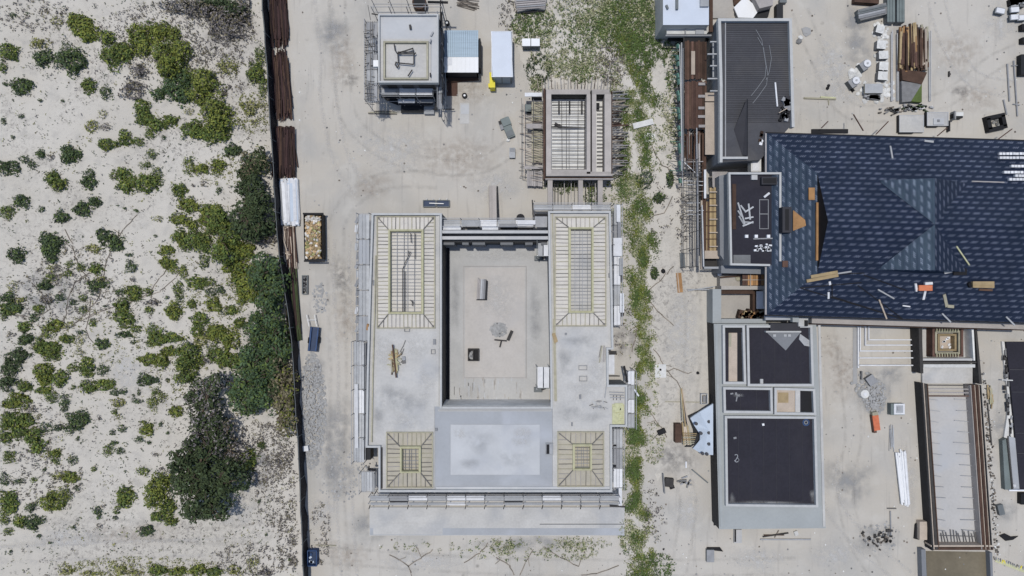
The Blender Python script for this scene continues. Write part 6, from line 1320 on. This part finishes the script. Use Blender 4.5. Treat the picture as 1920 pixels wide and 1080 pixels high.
mb = MB(); mb.box(1486,583,1498,604,3.2,3.8,'green_grey'); mb.box(1497,596,1515,612,2.6,3.3,'parapet'); mb.rbox(1512,606,3.3,3.5,.3,.6,0,'black'); solo(mb, 'concrete_stub', 'pale concrete stub between navy eave and bitumen building', 'stub')
mb = MB(); mb.box(1435,592,1486,600,2.8,3.2,'concrete_blue'); mb.box(1470,590,1500,593,1.8,2,'black'); solo(mb, 'sill_beam', 'bluish grey beam under the navy eave corner', 'beam')
mb = MB(); a, b = P(1520,599,3.2), P(1935,611,3.2); mb.bar(a, b, .75, 'ply_pinkish', .5); mb.bar(a+Vector((0,-.48,-.7)), b+Vector((0,-.48,-.7)), .1, 'timber_dark', .3); solo(mb, 'long_wall_top', 'long pinkish wall top running under the bottom navy eave', 'wall')
# tarp
t = thing('blue_tarpaulin', 'pale blue white draped tarpaulin with dark eyelets by the wall', 'tarpaulin', 1315, 810)
out = [(1337,757),(1337,853),(1318,852),(1299,841),(1312,830),(1313,815),(1303,800),(1294,784),(1312,772)]
mb = MB(); q = [P(x, y, 1.4+.0*k) for k, (x, y) in enumerate(out)]; c = P(1328,805,1.55)
hts = [1.7,1.7,1.2,.5,.9,1.0,.9,.5,1.2]
q = [P(x,y,h_) for (x,y), h_ in zip(out, hts)]
for a, b in zip(q, q[1:]+q[:1]): mb.poly([c, b, a] if (b-c).cross(a-c).z > 0 else [c, a, b], 'tarp'); mb.poly([a, b, b-Vector((0,0,.3)), a-Vector((0,0,.3))], 'tarp')
mb.build('sheet', t)
mb = MB()
for x, y in ((1306,795),(1330,791),(1330,812),(1315,813),(1330,833),(1318,851),(1326,852)): p = P(x,y,1.72); mb.cyl(p,.18,1.45,1.6,'slate_deck',10)
mb.build('eyelet', t)
mb = MB(); mb.prism([(1290,780),(1332,760),(1332,767),(1300,784),(1313,812),(1310,828),(1295,838),(1284,838),(1292,832),(1302,826),(1300,806)],.02,.3,'tanking'); mb.build('underside_sheet', t)  # flat black patch along the left side of the tarpaulin
t = thing('brown_crate', 'brown plywood crate with timbers beside the tarpaulin', 'crate', 1275, 815)
mb = MB(); mb.box(1266,795,1278,830,0,.9,'timber_dark','timber_dark'); mb.build('box', t); mb = MB()
for k in range(7): mb.pbar(1279+k*1.8,790+R.uniform(-5,5),.4,1282+k*2.2+R.uniform(-2,2),834,.5,.14,R.choice(('timber','timber_olive','timber_pale')))
for k in range(6): mb.pbar(1280,812+k*4,.65,1306-k,813+k*3.5,.6,.1,R.choice(('timber','timber_olive')))
mb.build('timbers', t)
mb = MB(); mb.pbar(1277,728,.2,1285,800,1,.14,'timber'); mb.pbar(1279,730,.2,1290,798,1,.12,'timber_pale'); mb.pbar(1276,728,.2,1280,790,1,.1,'timber_olive'); solo(mb, 'leaning_timbers', 'two tall thin timbers leaning above the brown crate', 'timbers')
mb = MB(); mb.pbar(1247,753,.05,1315,754,.05,.08,'timber_olive'); solo(mb, 'thin_lath', 'long thin lath on sand crossing the leaning timbers', 'lath')
mb = MB(); mb.ring(1314,738,1327,758,0,.5,1.5,'board_grey'); mb.box(1318,742,1323,754,0,.3,'board_mid'); solo(mb, 'open_crate', 'small grey frame on sand beside black strip', 'frame')  # low frame with a grey piece inside
mb = MB(); mb.rbox(1255,905,0,.5,.9,.9,-5,'rebar_dark'); mb.pbar(1243,888,.6,1246,925,.6,.14,'gravel_dark'); mb.rbox(1260,913,0,.4,.5,.4,20,'black'); solo(mb, 'dark_tool', 'dark machine part with long bar on lower sand path', 'tool')
mb = MB(); [mb.rbox(1272+R.uniform(0,22),904+R.gauss(0,3),0,.2,R.uniform(.2,.7),.15,R.uniform(0,90),R.choice(('gravel_dark','board_mid'))) for _ in range(12)]; solo(mb, 'mesh_scraps', 'grey scraps right of the dark machine part', 'scraps')
mb = MB(); mb.pbar(1297,880,.1,1327,905,.1,.14,'metal_grey'); solo(mb, 'iron_bar', 'dark diagonal bar on sand left of bitumen building', 'bar')
mb = MB(); mb.pbar(1286,865,.1,1286,877,.1,.16,'board_white'); solo(mb, 'white_peg', 'short white peg above the dark diagonal bar', 'peg')
mb = MB(); mb.box(1325,1031,1339,1054,0,.5,'metal_grey','board_mid'); mb.prism([(1325,1026),(1350,1026),(1356,1034),(1339,1032),(1325,1031)],0,.12,'black'); solo(mb, 'grey_bin', 'grey bin below the lower left of bitumen building', 'bin')
mb = MB(); mb.box(1376,993,1391,1018,0,.3,'concrete'); mb.box(1377,993,1380,1016,.3,.35,'black'); solo(mb, 'step_block', 'small concrete step at bottom of the bitumen building', 'step')
mb = MB(); mb.pbar(1430,1006,.15,1478,999,.15,.12,'rebar_dark'); mb.pbar(1432,1003,.15,1470,1003,.15,.08,'timber_dark'); mb.pbar(1425,1011,.06,1520,1011,.06,.14,'board_mid'); mb.pbar(1460,994,.1,1452,1008,.1,.08,'twig'); mb.rbox(1493,1000,0,.2,.4,.5,20,'stone_white'); solo(mb, 'scrap_rods', 'dark rods and pale strip along the bottom of bitumen building', 'rods')
# ------------------------------------------------------------------ south east yard
t = thing('stepped_forms', 'nested pale strip forms like steps under the bottom eave', 'steps', 1662, 648)
for k, (x0, y0) in enumerate(((1611,684),(1611,670),(1612,657),(1622,646),(1628,636))):
    mb = MB(); mb.box(x0,y0,1712,y0+2.0,0,.5-.06*k,'board_white')
    if k > 1: mb.box(x0,612,x0+1.8,y0-.1,0,.5-.06*k,'board_white')
    mb.build('strip', t)
mb = MB(); mb.box(1608,612,1610.5,690,0,.3,'board_white'); mb.box(1599,615,1607,720,0,.05,'gravel_grey'); mb.build('side_strip', t)
t = thing('pool_room', 'concrete room frame with square timber shaft above the pool', 'frame', 1775, 650)
mb = MB(); mb.prism([(1722,614),(1728,614),(1731,700),(1725,700)],0,1.6,'rebar_dark'); mb.box(1728.5,672,1824,676,0,1.4,'concrete'); mb.prism([(1821,612),(1825,612),(1828,676),(1825,676)],0,1.6,'stone_white'); mb.box(1727,678,1830,681,0,1.2,'rebar_dark'); mb.box(1731,683,1828,689,0,1.2,'stone_white'); mb.prism([(1827,612),(1831,612),(1841,720),(1836,720)],0,1.2,'rebar_dark'); mb.build('wall', t)
mb = MB(); mb.box(1729,614,1823,719,.02,.3,'concrete'); mb.build('floor', t)
mb = MB(); mb.ring(1748,614,1806,669,.3,1.4,4,'timber_red'); mb.ring(1753,620,1800,664,.3,1.2,3.5,'timber_olive'); mb.ring(1758,626,1793,658,.3,1.1,3.5,'timber'); [mb.pbar(x,615,1.5,x,622,1.5,.08,'timber_yellow') for x in range(1756,1800,5)]; [mb.pbar(x,662,1.5,x,669,1.5,.08,'timber_yellow') for x in range(1756,1800,5)]; mb.build('shaft_form', t)
mb = MB(); mb.box(1762,630,1787,654,.3,.4,'timber_pale'); [mb.rbox(R.uniform(1765,1785),R.uniform(632,652),.4,.5,.3,.2,R.uniform(0,90),'board_white') for _ in range(8)]; mb.build('shaft_floor', t)
t = thing('pool_formwork', 'long brown timber walled pool pit with pale floor and pegs', 'formwork', 1795, 870)
Z = 1.3
def strip(mb, xt, xb, w0, w1, y0, y1, z0, z1, m, n_=6):
    for k in range(n_):
        f0, f1 = k/n_, (k+1)/n_
        a, b = xt+(xb-xt)*f0, xt+(xb-xt)*f1; wa, wb = w0+(w1-w0)*f0, w0+(w1-w0)*f1; ya, yb = y0+(y1-y0)*f0, y0+(y1-y0)*f1
        mb.prism([(a,ya),(a+wa,ya),(b+wb,yb),(b,yb)], z0, z1, m)
mb = MB(); strip(mb,1727,1747,2.5,3,718,1032,0,Z,'tanking',1); strip(mb,1730.5,1750.5,1.5,1.5,718,1030,.4,Z+.1,'timber_pale',1); strip(mb,1733,1753,4,6,720,1030,.2,Z-.1,'rebar_dark',1); strip(mb,1738,1759.5,1.5,1.5,720,1030,.2,Z,'timber_dark',1); mb.build('left_shutter', t)
mb = MB()
for k, (m_, w_) in enumerate((('ply_pinkish',1.4),('timber_red',2),('timber_dark',2.5),('timber_pale',1),('timber_red',2),('timber_dark',1.6),('timber_pale',1.0),('tanking',2.2))):
    x = 1819+k*2.6; strip(mb,x,x+21,w_,w_,722,1030,.2,Z-.1+.05*(k%3),m_,1)
mb.build('right_shutter', t)
mb = MB(); mb.box(1745,1022,1860,1025,.2,Z,'timber_pale'); mb.box(1745,1026,1862,1031,.2,Z-.2,'timber_dark'); mb.build('end_shutter', t)
mb = MB(); mb.prism([(1737,744),(1820,744),(1839,1022),(1757,1022)],.02,.3,'pool_white'); mb.build('pool_floor', t)
mb = MB()
for k in range(13):
    y = 748+k*20.5; sx = 1739+(y-744)*.07
    mb.pbar(sx+2,y,.5,sx+14+R.uniform(0,8),y+1+R.uniform(0,2),.45,.06,'board_mid'); ex = 1819+(y-744)*.07; mb.pbar(ex,y+2,.5,ex-26-R.uniform(0,12),y+R.uniform(-1,1),.45,.06,'board_mid')
for k in range(14): x = 1761+k*5.8; mb.pbar(x,1020,.4,x-R.uniform(2,6),1000-R.uniform(0,8),.5,.06,'rebar')
mb.pbar(1762,1004,.5,1835,1006,.5,.05,'rebar'); mb.build('starter_bar', t)
for y in (722,729,736,742): mb = MB(); mb.pbar(1734,y,.8,1822,y+.5,.8,.09,R.choice(('rebar_dark','timber_grey','timber_red'))); mb.build('tie_bar', t)
mb = MB(); mb.prism([(1736,1033),(1858,1035),(1862,1100),(1738,1100)],0,.05,'mud'); mb.prism([(1727,1030),(1735,1030),(1738,1100),(1729,1100)],0,.8,'grey_render'); mb.prism([(1855,1036),(1860,1036),(1862,1100),(1858,1100)],0,.7,'grey_render'); solo(mb, 'mud_basin', 'muddy brown water basin below the pool pit', 'basin')
mb = MB(); mb.box(1724,978,1738,1012,0,.7,'timber_pale'); mb.prism([(1716,984),(1723,976),(1723,1012),(1714,1010)],0,.2,'black'); solo(mb, 'pinkish_crate', 'pinkish narrow crate at lower left of the pool pit', 'crate')
mb = MB(); mb.rbox(1643,793,.05,.6,.65,1.6,8,'red_brick'); mb.rbox(1641,777,.05,.55,.6,.5,8,'timber_olive'); mb.rbox(1639,795,.05,.5,.3,1.9,8,'timber_red'); solo(mb, 'brick_pallet', 'red orange brick pallet on the south east yard', 'bricks')
mb = MB(); mb.box(1670,757,1696,778,.0,.75,'metal_sage'); mb.box(1676,757,1696,777,.75,.85,'board_white'); mb.box(1680,760,1693,774,.85,.88,'concrete_blue'); mb.box(1683,763,1688,770,.88,.95,'board_mid'); solo(mb, 'white_tank', 'white lidded grey tank beside gravel on yard', 'tank')
mb = MB(); c = P(1619,738,.3); mb.cyl(c,.55,0,.6,'stone_white',14,.45); mb.cyl(c,.2,.6,.62,'board_white',8); [mb.rock(P(1617+R.gauss(0,8),725+R.gauss(0,8),0),.2,'gravel_grey') for _ in range(26)]; solo(mb, 'cement_heap', 'round white cement heap left of the grey gravel', 'heap')
mb = MB(); mb.rbox(1634,713,0,.5,.9,1.0,35,'gravel_dark','board_mid'); mb.rbox(1616,704,0,.4,.12,.9,0,'gravel_dark'); solo(mb, 'grey_sack', 'grey block at the upper end of the gravel', 'block')
barpile('white_pipes', 'bundle of long white pipes on the south east yard', 'pipes', 1679, 842, 1697, 950, .3, 34, ['board_white','white_paint'], .13, skew=9, loose=.14)
barpile('thin_pipes', 'few thin grey pipes left of the white pipe bundle', 'pipes', 1667, 795, 1676, 850, .1, 7, ['board_mid','board_grey'], .07, skew=2)
mb = MB(); mb.pbar(1669,958,.1,1670,1006,.1,.1,'board_mid'); mb.pbar(1663,953,.12,1680,953,.12,.1,'rebar'); mb.rbox(1666,995,0,.2,.5,.3,0,'rebar_dark'); solo(mb, 't_post', 'T shaped grey post lying below the white pipes', 'post')
mb = MB()
for _ in range(40): x = 1650+R.gauss(0,18); y = 1010+R.gauss(0,10); mb.rbox(x,y,0,.15,R.uniform(.1,.5),R.uniform(.08,.25),R.uniform(0,180),R.choice(('rebar_dark','gravel_dark','twig')))
solo(mb, 'scrap_scatter', 'scatter of small dark scraps left of the pinkish crate', 'scraps')
# far right strip
t = thing('black_netting_pit', 'black lined pit cut by the right edge of photo', 'pit', 1905, 780)
mb = MB(); mb.prism([(1886,641),(1935,641),(1935,920),(1912,920),(1900,780)],0,.5,'membrane'); mb.build('liner', t)
mb = MB(); [mb.pbar(1888+(y-641)*.09,y,.55,1935,y,.55,.05,'slate_deck') for y in (693,735,812,850)]; mb.build('lap_line', t)
mb = MB(); mb.prism([(1878,640),(1885,641),(1899,780),(1911,918),(1890,918),(1882,820),(1891,760)],0,.25,'stone_white'); [mb.rbox(1884+(y-650)*.06+R.gauss(0,2),y,.25,.4,R.uniform(.1,.3),R.uniform(.2,.8),R.uniform(-10,10),R.choice(('board_mid','gravel_dark','rebar_dark'))) for y in range(655,830,8)]; mb.pbar(1878,712,.6,1898,713,.6,.1,'stone_white'); mb.build('rim', t)
mb = MB(); mb.prism([(1879,826),(1886,822),(1896,918),(1884,918)],0,.6,'metal_sage'); mb.prism([(1887,822),(1889,822),(1899,915),(1897,918)],.0,.7,'rebar_dark'); mb.prism([(1891,818),(1907,822),(1916,916),(1900,918)],.3,.45,'concrete_blue'); mb.pbar(1891,919,.8,1925,919,.8,.14,'board_white'); mb.rock(P(1901,910,.5),.2,'board_white'); solo(mb, 'stacked_sheets', 'grey green leaning panels at lower right edge', 'panels')  # narrow leaning panels side by side
mb = MB(); mb.rbox(1877,956,0,.4,.6,1.1,14,'metal_grey'); solo(mb, 'grey_block', 'grey tilted block right of the pool pit', 'block')
mb = MB(); mb.prism([(1873,1004),(1884,1000),(1896,1006),(1909,1005),(1899,1012),(1885,1014)],0,.12,'black'); solo(mb, 'black_rag', 'black crumpled rag at the lower right', 'rag')
mb = MB(); mb.box(1914,925,1930,946,0,.6,'black'); solo(mb, 'black_box', 'black box at right edge above the crumpled rag', 'box')
mb = MB()
for k in range(9): a = R.uniform(-.5,.5); x = 1857+R.gauss(0,3); y = 742+R.gauss(0,5); mb.pbar(x-8*a,y-13,.15,x+8*a,y+14,.2,.1,R.choice(('timber_yellow','timber','timber_olive')))
mb.pbar(1851,755,.1,1859,835,.1,.1,'rebar'); solo(mb, 'yellow_sticks', 'crossed yellow sticks with a long thin rod at right', 'sticks')
mb = MB(); a = (1862,1044); b = (1925,1068)
for k in range(16): f = k/16; mb.rbox(1864+62*f,1046+22*f+R.uniform(-1,1),.02,.08,.1,.35,R.uniform(-30,30),R.choice(('rebar','board_mid','yellow'))) 
mb.pbar(1866,1050,.05,1925,1072,.05,.35,'yellow_pale',.04); solo(mb, 'warning_tape', 'pale yellow printed tape strip in the lower right corner', 'tape')
mb = MB(); 
# rubble edge right of pool
mb = MB()
for _ in range(260):
    y = R.uniform(700,1040); x = 1842+(y-720)*.07+abs(R.gauss(0,5)); mb.rock(P(x,y,0),R.uniform(.05,.14),R.choice(('rebar_dark','gravel_dark','stone_white','twig')))
struct(mb.build('pit_edge_rubble'), 'stuff')
for o in list(bpy.data.objects):
    if '_o' in o.keys(): del o['_o']
